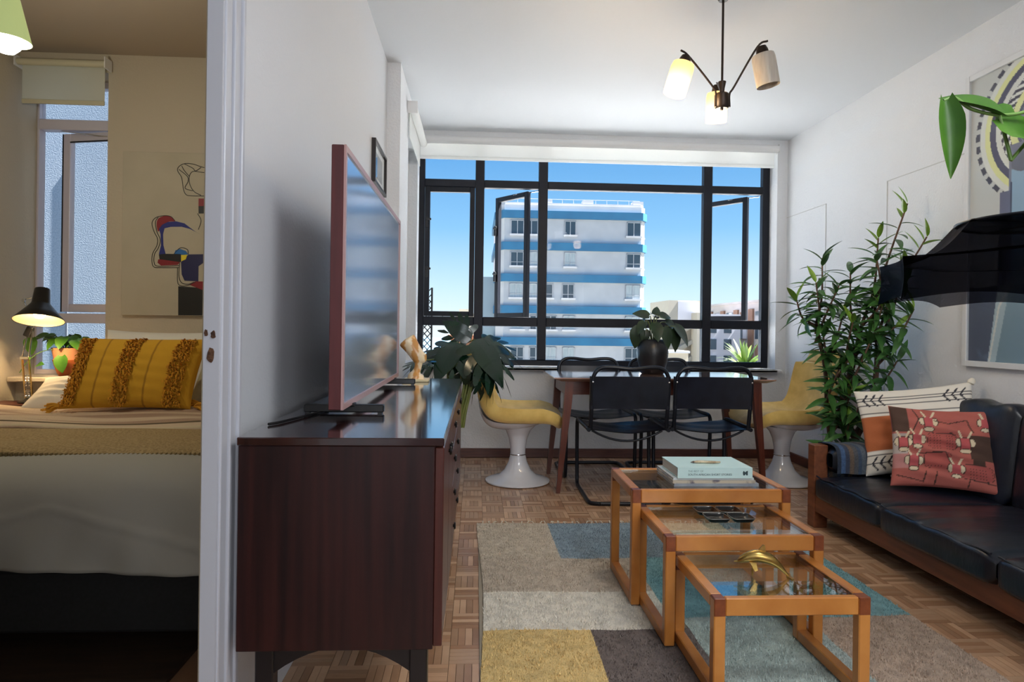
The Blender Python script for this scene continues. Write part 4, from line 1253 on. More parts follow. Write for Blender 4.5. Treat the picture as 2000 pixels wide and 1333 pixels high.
def slab_cushion(x0, x1, y0, y1, z0, z1, crown=.02, wr=.004, sx=5, n=34):
    def fn(u, v):
        # superellipsoid-ish box: u around section (x-z), v along y
        a = 2 * pi * u
        e = .28
        cx = math.copysign(abs(cos(a)) ** e, cos(a)); cz = math.copysign(abs(sin(a)) ** e, sin(a))
        s_ = 2 * v - 1
        end = (1 - abs(s_) ** 9) ** .35 if abs(s_) < 1 else 0
        k = .0 + 1.0 * end
        y = (y0 + y1) / 2 + (y1 - y0) / 2 * s_
        x = (x0 + x1) / 2 + (x1 - x0) / 2 * cx * (.93 + .07 * k)
        top = crown * (1 - s_ * s_) * (1 - cx * cx) if cz > 0 else 0
        wrk = wr * sin(30 * v + 3 * cx + 2 * sin(9 * v)) * (1 - s_ * s_) * max(0, cz) * (.3 + .7 * max(0, -cx))
        z = (z0 + z1) / 2 + ((z1 - z0) / 2) * cz * (.55 + .45 * k) + top + wrk
        return (x, y, z)
    mb = MB().grid(fn, 48, n, closed_u=True)
    return mb, fn
ysc = [3.425, 2.842, 2.186, 1.50, .70]
for a, b_ in zip(ysc[:-1], ysc[1:]):
    x0 = 1.815 if a == ysc[0] else 1.80
    mb, fn = slab_cushion(x0, 2.44, b_ + .004, a - .004, .165, .292 if a == ysc[0] else .298)
    c = S('seat_cushion', mb, lt, smooth=60)
    # piping on the upper front edge
    p = []
    for v in np.linspace(.02, .98, 30):
        y = (b_ + a) / 2 + (a - b_ - .008) / 2 * (2 * v - 1)
        p.append((x0 + .014, y, .287 + .004 * sin(20 * v)))
    o = obj('piping', MB().tube(p, .0045, 6), lt, c, smooth=60); o.location = -so.location
for a, b_ in zip(ysc[:-1], ysc[1:]):
    def bf(u, v, a=a, b_=b_):
        al = 2 * pi * u; e = .35
        cx = math.copysign(abs(cos(al)) ** e, cos(al)); cz = math.copysign(abs(sin(al)) ** e, sin(al))
        s_ = 2 * v - 1; end = (1 - abs(s_) ** 8) ** .4 if abs(s_) < 1 else 0
        z = .50 + .235 * cz * (.8 + .2 * end) + .008 * sin(18 * v) * max(0, cz)
        x = 2.475 + .055 * cx * (.35 + .65 * end) + (z - .5) * .12 - .02 * (1 - s_ * s_) * (1 if cx < 0 else 0) * (1 - (cz * .8) ** 2)
        return (x, (a + b_) / 2 + (a - b_ - .01) / 2 * s_, z)
    S('back_cushion', MB().grid(bf, 40, 24, closed_u=True), lt, smooth=60)
def arm_fn(u, v):
    a = 2 * pi * u; e = .5
    s_ = 2 * v - 1; end = (1 - abs(s_) ** 10) ** .4 if abs(s_) < 1 else 0
    return (2.20 + .30 * s_, 3.41 + .058 * math.copysign(abs(cos(a)) ** e, cos(a)) * (.5 + .5 * end), .375 + .072 * math.copysign(abs(sin(a)) ** e, sin(a)) * (.5 + .5 * end))
S('arm_bolster', MB().grid(arm_fn, 28, 24, closed_u=True), lt, smooth=60)

# striped throw folded over the far arm, fringe hanging outside
stripes = [(40, 50, 66), (66, 92, 128), (52, 62, 82), (104, 88, 74), (78, 80, 84), (60, 76, 98), (86, 96, 106), (48, 54, 68), (110, 96, 84), (58, 84, 118), (40, 48, 62)]
th = thing('throw_blanket', 'striped blue-grey woven throw draped over the far sofa arm', 'blanket', (2.15, 3.43, .07))
prof = [(3.345, .315), (3.345, .40), (3.365, .445), (3.41, .458), (3.47, .456), (3.525, .450), (3.545, .43), (3.548, .25), (3.55, .065)]
pp = spline([(0, a, b_) for a, b_ in prof], 5)
def thr(U, V):
    idx = V * (len(pp) - 1); i0 = np.clip(idx.astype(int), 0, len(pp) - 2); t = idx - i0
    Yp_ = np.array([p.y for p in pp]); Zp_ = np.array([p.z for p in pp])
    y = Yp_[i0] * (1 - t) + Yp_[i0 + 1] * t; z = Zp_[i0] * (1 - t) + Zp_[i0 + 1] * t
    x = 1.905 + .42 * U
    return x, y - .004 * np.sin(U * 26) * (V > .7), z + .0025 * np.sin(U * 17)
def thc(U, V):
    C3 = np.empty(U.shape + (3,))
    idx = (U * 3.4 * len(stripes) / 2).astype(int) % len(stripes)
    pal = np.array([srgb(*s_) for s_ in stripes]); C3[:] = pal[idx]
    return C3
tm = mat('woven_stripes', (1, 1, 1), .9, attr='tone', col2=(.7, .7, .7), nscale=120, bump=.3, bscale=200)
co, fa, cc = painted('t', thr, 90, 60, thc)
obj('cloth', mesh_np('cloth', co - np.array(th.location), fa, cc, tm, True), None, th)
for k in range(30):
    x = 1.93 + k * .0133
    z1 = random.uniform(.004, .025)
    obj('fringe_strand', MB().tube(spline([(x, 3.55, .07), (x + random.uniform(-.008, .008), 3.553, .04), (x + random.uniform(-.012, .012), 3.548, z1)], 3), .0028, 5), mat('fringe_dark', srgb(40, 42, 48), .9) if k == 0 else (bpy.data.materials['fringe_dark'] if k % 4 else ts), th, world=True)

# ================================================================== CUSHIONS
def pillow(w_, h_, t_, colfn, m, nu=110, nv=90, pinch=.07, wr=.0, shear=0.0):
    cos_, fas, cls = [], [], []
    base = 0
    for side in (-1, 1):
        def fn(U, V):
            u = 2 * U - 1; v = 2 * V - 1
            x = w_ / 2 * u * (1 - pinch * (1 - v * v)); z = h_ / 2 + h_ / 2 * v * (1 - pinch * (1 - u * u))
            y = side * t_ / 2 * np.clip((1 - u ** 2) * (1 - v ** 2), 0, 1) ** .42
            y = y + side * wr * np.sin(7 * u + 9 * v) * np.sin(11 * v - 3 * u) * (1 - u ** 2) * (1 - v ** 2)
            return x + shear * (z - h_ / 2), y, z
        co, fa, cc = painted('p', fn, nu, nv, colfn if side < 0 else (lambda U, V: np.broadcast_to(cc0, U.shape + (3,)).copy()))
        if side < 0: cc0 = cc.mean(0)
        cos_.append(co); fas.append((fa if side < 0 else fa[:, ::-1]) + base); cls.append(cc); base += len(co)
    return mesh_np('cover', np.concatenate(cos_), np.concatenate(fas), np.concatenate(cls), m, True)
cm_ = mat('printed_cotton', (1, 1, 1), .85, attr='tone', bump=.12, bscale=220)
def pink(U, V):
    p = Paint(U, V, (168, 90, 80))
    o = (62, 40, 34); cr = (206, 190, 160); br = (74, 52, 42); dp_ = (178, 82, 84)
    p.rect(0, .17, .66, 1, br); p.m((U > .74) & (U < .97) & (V > .36) & (V < .66), br); p.m((U > .76) & (U < .88) & (V > .28) & (V < .4), br)
    p.m((U < .14) & (V > .38) & (V < .64), (170, 158, 152)); p.m((U < .2) & (V < .38) & (V > .2) & (U < V), (176, 120, 116))
    # speckled bodies
    for (a, b_, c, d) in [(.34, .62, .46, .68), (.30, .56, .22, .42), (.62, .95, .12, .30)]:
        msk = (((U - (a + b_) / 2) / ((b_ - a) / 2)) ** 4 + ((V - (c + d) / 2) / ((d - c) / 2)) ** 4) 
        p.m(msk < 1.12, o); p.m(msk < 1, (160, 78, 72))
        p.m((msk < 1) & (np.sin(U * 210) > .72) & (np.sin(V * 190) > .6), o)
    def cow(cx, cy, s_=1.0):
        p.ell(cx - .062 * s_, cy + .015 * s_, .026 * s_, .05 * s_, cr, o, .008); p.ell(cx + .062 * s_, cy + .015 * s_, .026 * s_, .05 * s_, cr, o, .008)
        p.m((abs(U - cx) < .048 * s_) & (abs(V - cy) < .085 * s_), o); p.m((abs(U - cx) < .041 * s_) & (abs(V - cy) < .078 * s_), dp_)
        p.ell(cx, cy - .085 * s_, .045 * s_, .026 * s_, cr, o, .008)
        p.line([(cx - .03 * s_, cy + .08 * s_), (cx - .06 * s_, cy + .15 * s_)], .010, cr); p.line([(cx + .03 * s_, cy + .08 * s_), (cx + .06 * s_, cy + .15 * s_)], .010, cr)
    for a in [(.36, .80, 1), (.235, .56, .95), (.10, .52, .95), (.70, .55, 1.05), (.90, .82, .9), (.20, .29, 1), (.60, .22, .9)]: cow(*a)
    for ln_ in [[(.42, .84), (.55, .80), (.72, .86), (.78, .70)], [(.44, .67), (.6, .66)], [(.25, .40), (.5, .42), (.55, .30)], [(.05, .12), (.3, .05), (.32, .18)], [(.40, .02), (.42, .18)], [(.7, .02), (.72, .12), (.95, .10)], [(.22, .98), (.27, .85), (.20, .68)]]:
        p.line(ln_, .006, o)
    return p.C
def mud(U, V):
    p = Paint(U, V, (222, 216, 204))
    k = (46, 46, 54); tan = (178, 100, 58)
    p.m((V > .26) & (V < .66), tan)
    for v in (.24, .675): p.m(abs(V - v) < .012, (232, 228, 218))
    for v in (.215, .70, .80, .885): p.m(abs(V - v) < .006, k)
    for u0 in (.06, .13, .20, .76, .83, .90):
        for vc, hh in ((.86, .07), (.12, .07)):
            for s_ in (-1, 1):
                p.line([(u0, vc), (u0 + .045, vc + s_ * hh)], .0085, k)
    for vc in (.86, .12): p.m((abs(V - vc) < .005), k)
    return p.C
Pk = thing('cushion', 'pink cushion printed with cattle, leaning in the far corner of the sofa', 'cushion', (2.14, 3.03, .302), rz=0)
obj('cover', pillow(.45, .40, .13, pink, cm_, wr=.016), None, Pk)
Pk.rotation_euler = Matrix.Rotation(RAD(-37), 3, 'Z').to_4x4().to_euler()
Pk.matrix_world = Matrix.Translation((2.225, 2.985, .316)) @ Matrix.Rotation(RAD(-27), 4, 'Z') @ Matrix.Rotation(RAD(-20), 4, 'X')
Mk = thing('cushion', 'white and tan mudcloth cushion with black chevrons behind the pink cushion', 'cushion', (2.2, 3.2, .3))
obj('cover', pillow(.54, .46, .15, mud, cm_, wr=.006), None, Mk)
obj('corner_knot', MB().lathe([(0, 0), (.016, .006), (.018, .02), (.010, .034), (0, .038)], 12, tf=Matrix.Translation((.262, 0, .445)) @ Matrix.Rotation(.5, 4, 'Y')), mat('knot_cotton', srgb(222, 216, 200), .9), Mk, smooth=60)
Mk.matrix_world = Matrix.Translation((2.285, 3.20, .345)) @ Matrix.Rotation(RAD(-34), 4, 'Z') @ Matrix.Rotation(RAD(-18), 4, 'X') @ Matrix.Rotation(RAD(-9), 4, 'Y')
# ================================================================== PLANTS
def leaf_mesh(L, W, droop=.25, fold=.25, n=8, heart=False, tipp=1.0, name='leaf', m=None, wav=0.0):
    """blade from origin along +X, face up +Z"""
    vs = []; fs = []
    for i in range(n + 1):
        t = i / n
        if heart:
            w_ = W * (.42 + .58 * sin(pi / 2 * min(1, t / .30))) if t < .30 else W * max(.001, cos(pi / 2 * (t - .30) / .70)) ** .85
            if i == n: w_ = .0008
            back = -.09 * L * (1 - t) ** 4
        else:
            w_ = W * (sin(pi * t ** .75) ** .85 if 0 < t < 1 else 0) + .0006; back = 0
        x = L * t; z = -droop * L * t * t
        k = fold * w_
        wv = wav * sin(t * 14) * w_
        vs += [(x + back, w_, z + k + wv), (x + back * .2, w_ * .5, z + k * .35), (x, 0, z), (x + back * .2, -w_ * .5, z + k * .35), (x + back, -w_, z + k - wv)]
    for i in range(n):
        for j in range(4):
            a = i * 5 + j; fs.append((a, a + 1, a + 6, a + 5))
    me = MB().add(vs, fs).mesh(name, m, None, recalc=False)
    me.shade_smooth()
    return me
def put_leaf(me, parent, loc, direction, up=(0, 0, 1), s_=1.0, name='leaf', roll=0.0):
    o = bpy.data.objects.new(name, me); COL.objects.link(o); o.parent = parent
    o.matrix_local = basis(Vector(loc) - wloc(parent), direction, up) @ Matrix.Rotation(roll, 4, 'X') @ Matrix.Scale(s_, 4)
    return o
def leafmat(name, c1, c2, rough=.35, sub=.0):
    return mat(name, srgb(*c1), rough, col2=srgb(*c2), nscale=9, spec=.5, subsurf=sub)
lm_dark = leafmat('dracaena_leaf', (46, 86, 44), (70, 114, 54)); lm_new = leafmat('dracaena_new_leaf', (104, 142, 48), (134, 168, 64))
bark = mat('plant_bark', srgb(112, 84, 66), .8, col2=srgb(84, 60, 46), nscale=30, bump=.3, bscale=60)
soil = mat('potting_soil', srgb(44, 32, 26), .95, col2=srgb(64, 48, 38), nscale=60)

# tall dracaena in the corner
random.seed(21)
Dp = thing('dracaena', 'tall leafy dracaena with branching trunk in the corner behind the sofa arm', 'plant', (2.27, 3.92, 0))
obj('pot', MB().lathe([(0, 0), (.12, 0), (.16, .30), (.168, .30), (.168, .33), (.15, .33), (.145, .29), (0, .29)], 32), mat('charcoal_pot', srgb(52, 50, 52), .7), Dp, smooth=40)
obj('soil', MB().lathe([(.146, .285), (.08, .295), (0, .30)], 24), soil, Dp, smooth=60)
trunks = [  # main stems, world coords
    [(2.31, 3.90, .28), (2.33, 3.89, .42), (2.36, 3.86, .52), (2.40, 3.84, .66), (2.41, 3.82, .85), (2.40, 3.80, 1.05)],
    [(2.33, 3.89, .42), (2.26, 3.89, .52), (2.24, 3.88, .68), (2.27, 3.84, .85), (2.30, 3.80, 1.1)],
    [(2.20, 3.92, .28), (2.17, 3.93, .55), (2.15, 3.93, .85), (2.10, 3.95, 1.1)]]
for q in trunks:
    sp_ = spline(q, 5)
    rr = [.026 * (1 - .55 * i / len(sp_)) if q is not trunks[2] else .012 for i in range(len(sp_))]
    obj('trunk', MB().tube(sp_, rr, 10), bark, Dp, world=True, smooth=60)
tips = [  # (start, tip) of leafy shoots
    ((2.36, 3.80, 1.1), (2.44, 3.60, 1.80)), ((2.40, 3.80, 1.05), (2.50, 3.52, 1.60)), ((2.30, 3.80, 1.1), (2.36, 3.74, 1.62)), ((2.10, 3.95, 1.1), (2.13, 3.94, 1.52)),
    ((2.10, 3.95, 1.1), (1.99, 3.98, 1.26)), ((2.30, 3.80, 1.0), (2.24, 3.82, 1.42)), ((2.40, 3.82, .85), (2.50, 3.62, 1.20)), ((2.15, 3.93, .9), (2.12, 3.90, 1.04)),
    ((2.27, 3.84, .85), (2.20, 3.72, 1.12)), ((2.15, 3.93, .6), (2.19, 3.80, .90)), ((2.17, 3.93, .5), (2.22, 3.78, .70)), ((2.40, 3.84, .70), (2.46, 3.70, .90)),
    ((2.26, 3.89, .52), (2.26, 3.74, .64)), ((2.36, 3.80, 1.2), (2.30, 3.66, 1.50)), ((2.40, 3.80, 1.0), (2.47, 3.66, 1.44)), ((2.10, 3.95, 1.0), (2.16, 3.80, 1.34)),
    ((2.30, 3.80, .9), (2.34, 3.66, 1.22)), ((2.15, 3.93, .8), (2.20, 3.80, 1.22)), ((2.10, 3.95, 1.05), (2.05, 3.86, 1.36)), ((2.24, 3.86, .7), (2.30, 3.70, 1.02)), ((2.30, 3.8, 1.0), (2.42, 3.66, 1.10)), ((2.15, 3.93, .7), (2.24, 3.76, .98)), ((2.17, 3.93, .40), (2.24, 3.78, .74)), ((2.30, 3.80, 1.1), (2.38, 3.62, 1.34)), ((2.18, 3.92, .32), (2.21, 3.76, .52))]
lf = [leaf_mesh(.16, .019, .28, .3, 7, m=lm_dark), leaf_mesh(.145, .018, .45, .3, 7, m=lm_dark), leaf_mesh(.175, .0195, .15, .3, 7, m=lm_dark)]
lfn = [leaf_mesh(.13, .0165, .10, .4, 7, m=lm_new), leaf_mesh(.15, .0165, .2, .35, 7, m=lm_new)]
dleaves = []
for k, (a, b_) in enumerate(tips):
    a, b_ = Vector(a), Vector(b_)
    mid = (a + b_) / 2 + Vector((random.uniform(-.03, .03), random.uniform(-.03, .03), -.03))
    sp_ = spline([a, mid, b_], 8)
    obj('stem', MB().tube(sp_, [.009 - .005 * i / len(sp_) for i in range(len(sp_))], 7), bark, Dp, world=True, smooth=60)
    n = 20
    for i in range(n):
        t = .25 + .75 * (i / (n - 1)) ** .9
        x = t * (len(sp_) - 1); i0 = min(int(x), len(sp_) - 2)
        p = sp_[i0].lerp(sp_[i0 + 1], x - i0)
        ax = (sp_[i0 + 1] - sp_[i0]).normalized()
        ang = i * 2.399 + k
        side = ax.orthogonal().normalized(); side = Matrix.Rotation(ang, 3, ax) @ side
        lift = -.10 + 1.4 * max(0, (t - .78) / .22)
        d = (side + ax * lift + Vector((0, 0, .12))).normalized()
        fresh = (k in (0, 1, 2) and t > .86) or (t > .95 and k % 2 == 0)
        lx = p + d * .16
        if lx.x > 2.555: d.x = -abs(d.x) * .6; d.normalize()
        dleaves.append((fresh or p.y < 3.78, p, d, ax, random.choice(lfn if fresh else lf), random.uniform(.8, 1.12)))
dleaves.sort(key=lambda q: (not q[0], q[1].y))
for q in dleaves[:300]: put_leaf(q[4], Dp, q[1], q[2], q[3], q[5])
inner = MB()
for q in dleaves[300:]:
    tf = basis(q[1], q[2], q[3]) @ Matrix.Scale(q[5], 4)
    inner.add([v.co for v in q[4].vertices], [tuple(f.vertices) for f in q[4].polygons], tf=tf)
o = obj('inner_foliage', inner, lm_dark, Dp, world=True, recalc=False); o['kind'] = 'stuff'; o.data.shade_smooth()

# monstera on a black stand beside the window
random.seed(5)
mm = leafmat('monstera_leaf', (8, 32, 21), (17, 48, 29), .16); ms = mat('monstera_stem', srgb(92, 104, 44), .5, col2=srgb(116, 122, 60), nscale=12)
def monstera_mesh(L, W, name='leaf', m=None, cup=.25, droop=.35):
    mb = MB(); N = 5
    def sf(x, y):   # cupped surface
        r = y / W
        return (x, y, -cup * W * r * r - droop * L * (x / L) ** 2 + .012 * abs(r))
    prof = lambda t: max(.05, sin(pi * (.16 + .84 * t) ** .8)) 
    for s_ in (-1, 1):
        # continuous inner web
        n = 24
        for i in range(n):
            a, b_ = i / n, (i + 1) / n
            wa, wb = .48 * W * prof(a), .48 * W * prof(b_)
            q = [sf(L * a, 0), sf(L * b_, 0), sf(L * b_ + .05 * L, s_ * wb), sf(L * a + .05 * L, s_ * wa)]
            mb.add(q, [(0, 1, 2, 3)])
        for k in range(N):
            a, b_ = k / N + .006, (k + .90) / N
            wa, wb = .47 * W * prof(a), .47 * W * prof(b_)
            tip_t = (a + b_) / 2
            reach = W * prof(tip_t)
            fwd = L * (.10 + .16 * tip_t) - (.18 * L if k == 0 else 0)
            lobe = []
            for j in range(7):
                u = j / 6
                ya = wa + (reach - wa) * u; x0 = L * a + .05 * L + (fwd) * u ** 1.3; x1 = L * b_ + .05 * L + fwd * u ** 1.3
                sh = (1 - u ** 4) ** .5 if u < 1 else .05
                c_ = (x0 + x1) / 2; hw = (x1 - x0) / 2 * (.25 + .75 * sh) * (1 + .15 * sin(pi * u))
                lobe.append((sf(c_ - hw, s_ * ya), sf(c_ + hw, s_ * ya)))
            vs = [p for pr_ in lobe for p in pr_]
            mb.add(vs, [(2 * j, 2 * j + 1, 2 * j + 3, 2 * j + 2) for j in range(6)])
    me = mb.mesh(name, m, None, recalc=False); me.shade_smooth(); return me
Mp = thing('monstera', 'monstera with large split leaves behind the far end of the credenza', 'plant', (-.20, 4.45, .0))
for x in (-.33, -.115):
    for y in (4.32, 4.66):
        obj('stand_leg', MB().cyl((x, y, 0), (x, y, .62), .008, n=8), M['black_metal'], Mp, world=True)
obj('stand_hoop', MB().box(-.34, -.105, 4.31, 4.67, .36, .375).box(-.34, -.105, 4.31, 4.325, .60, .62).box(-.34, -.105, 4.655, 4.67, .60, .62), M['black_metal'], Mp, world=True)
obj('pot', MB().lathe([(0, .375), (.09, .375), (.112, .62), (.118, .62), (.104, .62), (.10, .58), (0, .58)], 28, c=(-.222, 4.49, 0)), mat('dark_green_pot', srgb(40, 48, 44), .5), Mp, world=True, smooth=40)
obj('soil', MB().lathe([(.10, .575), (0, .585)], 20, c=(-.222, 4.49, 0)), soil, Mp, world=True)
mL = [monstera_mesh(.30, .19, m=mm), monstera_mesh(.25, .15, m=mm, cup=.4, droop=.5), monstera_mesh(.22, .12, m=mm, cup=.15, droop=.2)]
leaves = [  # mesh, base, direction, up, scale
    (0, (-.01, 4.22, .985), (.62, -.35, -.62), (.45, -.70, .55), 1.12), (0, (.02, 4.34, .955), (.95, -.05, -.12), (-.05, -.60, .8), .86),
    (0, (-.12, 4.24, .965), (-.42, -.62, -.50), (-.25, -.70, .65), 1.0), (2, (-.03, 4.30, .985), (-.80, -.05, .50), (-.25, -.75, .2), 1.0),
    (1, (-.02, 4.20, .88), (-.05, -.30, -.92), (.1, -.95, .1), .95), (1, (-.20, 4.32, .90), (-.85, -.35, -.15), (-.1, -.55, .8), .95),
    (2, (-.30, 3.98, .86), (-.4, -.8, -.15), (-.1, -.3, .9), .8), (1, (.05, 4.20, .84), (.42, -.2, -.85), (.5, -.8, .2), .85)]
for k, (i, b_, d, u, s_) in enumerate(leaves):
    put_leaf(mL[i], Mp, b_, d, u, s_)
    sp_ = spline([(-.222 + random.uniform(-.04, .04), 4.49, .58), (-.20 + .4 * (b_[0] + .22), 4.46, .58 + .65 * (b_[2] - .58) + .06), b_], 6)
    obj('stem', MB().tube(sp_, [.007 - .003 * j / len(sp_) for j in range(len(sp_))], 7), ms, Mp, world=True, smooth=60)
for k, (x0, x1) in enumerate([(-.05, -.09), (-.03, -.075), (-.07, -.10), (-.02, -.06)]):
    sp_ = spline([(-.18, 4.46, .60), (x0 - .03, 4.30, .76), (x0, 4.22, .72), (x1, 4.20, .52), (x1 - .015, 4.20, .42)], 6)
    obj('aerial_root', MB().tube(sp_, [.006 + .004 * j / len(sp_) for j in range(len(sp_))], 7), ms, Mp, world=True, smooth=60)

# dark pot plant on the dining table
random.seed(8)
Tp = thing('table_plant', 'drooping dark-leaved plant in a black pot on the dining table', 'plant', (1.255, 4.60, .75))
obj('pot', MB().lathe([(0, .0), (.075, .0), (.085, .01), (.105, .09), (.112, .15), (.108, .19), (.085, .235), (.07, .245), (.066, .235), (0, .225)], 32), mat('black_glazed_pot', srgb(16, 16, 20), .35), Tp, smooth=50)
obj('saucer', MB().lathe([(0, -.0), (.07, -.0), (.085, .012), (.08, .012), (0, .004)], 28), mat('terracotta_saucer', srgb(96, 52, 40), .7), Tp, smooth=40)
ld = leafmat('philodendron_leaf', (24, 42, 26), (40, 64, 34), .4)
hl = [leaf_mesh(.15, .055, .35, .15, 8, True, m=ld), leaf_mesh(.12, .045, .5, .2, 8, True, m=ld)]
for k, (bx, by, bz, dx, dy, dz, s_) in enumerate([(-.10, 0, .33, -.25, -.1, -.9, 1.0), (-.07, -.04, .37, -.5, -.3, -.5, .8), (.14, 0, .32, .35, -.1, -.9, 1.1), (.10, .02, .37, .9, 0, -.35, 1.05), (0, -.05, .36, .1, -.6, -.7, .9), (.02, .02, .41, .2, .1, .6, .7), (-.03, 0, .41, -.7, 0, .25, .75), (.05, 0, .41, .8, .1, .15, .8), (.16, .0, .34, .75, -.1, -.65, 1.15), (-.05, .03, .38, -.3, .5, -.3, .9), (.06, -.05, .33, .35, -.3, -.85, 1.0), (-.06, -.02, .31, -.1, -.3, -.9, .8), (.01, -.02, .40, -.2, -.5, .3, .7)]):
    b_ = Vector((1.255 + bx, 4.60 + by, .75 + bz))
    put_leaf(hl[k % 2], Tp, b_, (dx, dy, dz), (dx * .5, -.6, .6), s_)
    sp_ = spline([(1.255 + bx * .15, 4.60, .97), (1.255 + bx * .5, 4.6 + by * .5, .75 + bz * .85 + .04), b_], 5)
    obj('stem', MB().tube(sp_, .0035, 6), ms, Tp, world=True, smooth=60)

# trailing pothos hanging in from the upper right, pot out of view
random.seed(9)
Hp = thing('hanging_pothos', 'trailing green pothos vine reaching in at the upper right', 'plant', (1.50, 1.34, 1.62))
obj('pot', MB().lathe([(0, 0), (.07, 0), (.10, .14), (.105, .14), (.105, .16), (.09, .16), (.088, .13), (0, .13)], 28), mat('white_hanging_pot', srgb(210, 208, 200), .5), Hp, smooth=40)
for k in range(3):
    a = k * 2.1
    obj('hanger_cord', MB().cyl((.1 * cos(a), .1 * sin(a), .15), (0, 0, .55), .0025, n=6), ts, Hp)
obj('hanger_cord', MB().cyl((0, 0, .55), (0, 0, CEIL - 1.62), .0025, n=6), ts, Hp)
lg_ = leafmat('pothos_leaf', (44, 88, 16), (66, 110, 24), .4, .1); ps = mat('pothos_stem', srgb(96, 130, 60), .5)
pv = leaf_mesh(.16, .026, .06, .8, 12, True, m=lg_); pw = leaf_mesh(.15, .052, .2, .2, 10, True, m=lg_, wav=.15)
v1 = spline([(1.50, 1.34, 1.76), (1.36, 1.30, 1.73), (1.22, 1.28, 1.58), (1.12, 1.28, 1.455), (1.085, 1.28, 1.413)], 8)
v2 = spline([(1.45, 1.34, 1.76), (1.30, 1.32, 1.66), (1.20, 1.30, 1.565), (1.13, 1.29, 1.52), (1.06, 1.28, 1.505), (1.00, 1.28, 1.515), (.965, 1.28, 1.536), (.94, 1.28, 1.530)], 8)
v3 = spline([(1.085, 1.28, 1.413), (1.075, 1.28, 1.45), (1.058, 1.28, 1.505)], 6)
for v_ in (v1, v2, v3): obj('vine', MB().tube(v_, .0035, 8), ps, Hp, world=True, smooth=60)
put_leaf(pv, Hp, (.940, 1.275, 1.527), (.13, .02, -.95), (-.2, -1, .1), .97)
put_leaf(pv, Hp, (1.058, 1.28, 1.505), (-.95, 0, .28), (.1, -.75, .6), .80)
put_leaf(pw, Hp, (1.055, 1.285, 1.50), (.85, -.05, -.40), (.3, -.9, .5), 1.12)
put_leaf(pw, Hp, (1.20, 1.30, 1.56), (.5, -.2, -.6), (.2, -.9, .4), 1.0)

# ================================================================== smoked pendant shade at right
def smoke(name, tint):
    return thin_glass(name, tint, 1.35, .3, (.06, .06, .07))
Sm = thing('smoked_pendant', 'wide smoked black translucent lampshade with drawn-out scalloped corners at the right edge', 'lamp', (1.475, 1.62, 1.13))
NP = 8
top, mid, bot = (.205, .225), (.388, .125), (.392, .012)
sm = smoke('smoked_plastic', (.13, .13, .15))
for k in range(NP):
    a0 = 2 * pi * k / NP; a1 = 2 * pi * (k + 1) / NP
    def fn(u, v, a0=a0, a1=a1):
        # u across the panel, v from top ring down to the hem; edges drawn out into corners, centre sagging inward
        sag = 1 - (2 * u - 1) ** 2
        if v < .6:
            t = v / .6
            r = top[0] + (mid[0] - top[0]) * t; z = top[1] + (mid[1] - top[1]) * t - .038 * sin(pi * t)
        else:
            t = (v - .6) / .4
            r = mid[0] + (bot[0] - mid[0]) * t - .006 * sin(pi * t); z = mid[1] + (bot[1] - mid[1]) * t
        r *= (1 - .055 * sag * (.3 + v))
        a = a0 + (a1 - a0) * u
        c = cos(pi / NP) / cos((a - a0) - pi / NP)
        if v > .6: z += .016 * sag * (v - .6) / .4
        return (r * c * cos(a) / cos(pi / NP) * cos(pi / NP), r * c * sin(a), z)
    obj('shade_panel', MB().grid(fn, 12, 20), sm, Sm, smooth=60)
obj('top_panel', MB().lathe([(0, .221), (.20, .221)], 32), sm, Sm)
obj('top_ring', MB().tube([(.20 * cos(2 * pi * k / 32), .20 * sin(2 * pi * k / 32), .222) for k in range(32)], .004, 6, closed=True), M['black_metal'], Sm, smooth=60)
for k in range(4):
    a = k * pi / 2
    obj('spoke', MB().cyl((0, 0, .222), (.2 * cos(a), .2 * sin(a), .222), .003, n=6), M['black_metal'], Sm)
obj('cord', MB().cyl((0, 0, .222), (0, 0, CEIL - 1.13), .003, n=6), M['black'], Sm)
obj('lamp_holder', MB().cyl((0, 0, .12), (0, 0, .222), .018, n=12), M['black'], Sm, smooth=40)
# ================================================================== BEDROOM
BX0, BX1, FY, HY = -2.62, -.78, 2.16, 3.76
bed = thing('bed', 'double bed with white duvet over a black upholstered base', 'bed', (-1.7, 2.95, 0))
Bd = lambda n, mb, m, **k: obj(n, mb, m, bed, world=True, **k)
blk = mat('black_bed_fabric', srgb(20, 20, 20), .9, col2=srgb(26, 26, 27), nscale=80)
Bd('base', MB().box(BX0 + .03, BX1 - .03, FY + .03, HY, .05, .32, .012), blk)
Bd('base_seam', MB().box(BX0 + .028, BX1 - .028, FY + .027, FY + .031, .245, .249), mat('seam_dark', srgb(9, 9, 9), .9))
for x in (BX0 + .1, BX1 - .1, -1.7):
    for y in (FY + .1, HY - .12):
        Bd('foot', MB().cyl((x, y, 0), (x, y, .05), .025, n=12), M['black'])
Bd('mattress', MB().box(BX0 + .03, BX1 - .03, FY + .03, HY, .32, .575, .04), M['white_paint'])
dv = mat('white_duvet_cotton', srgb(158, 155, 146), .85, bump=.25, bscale=9, bstretch=(1, 1, 1))
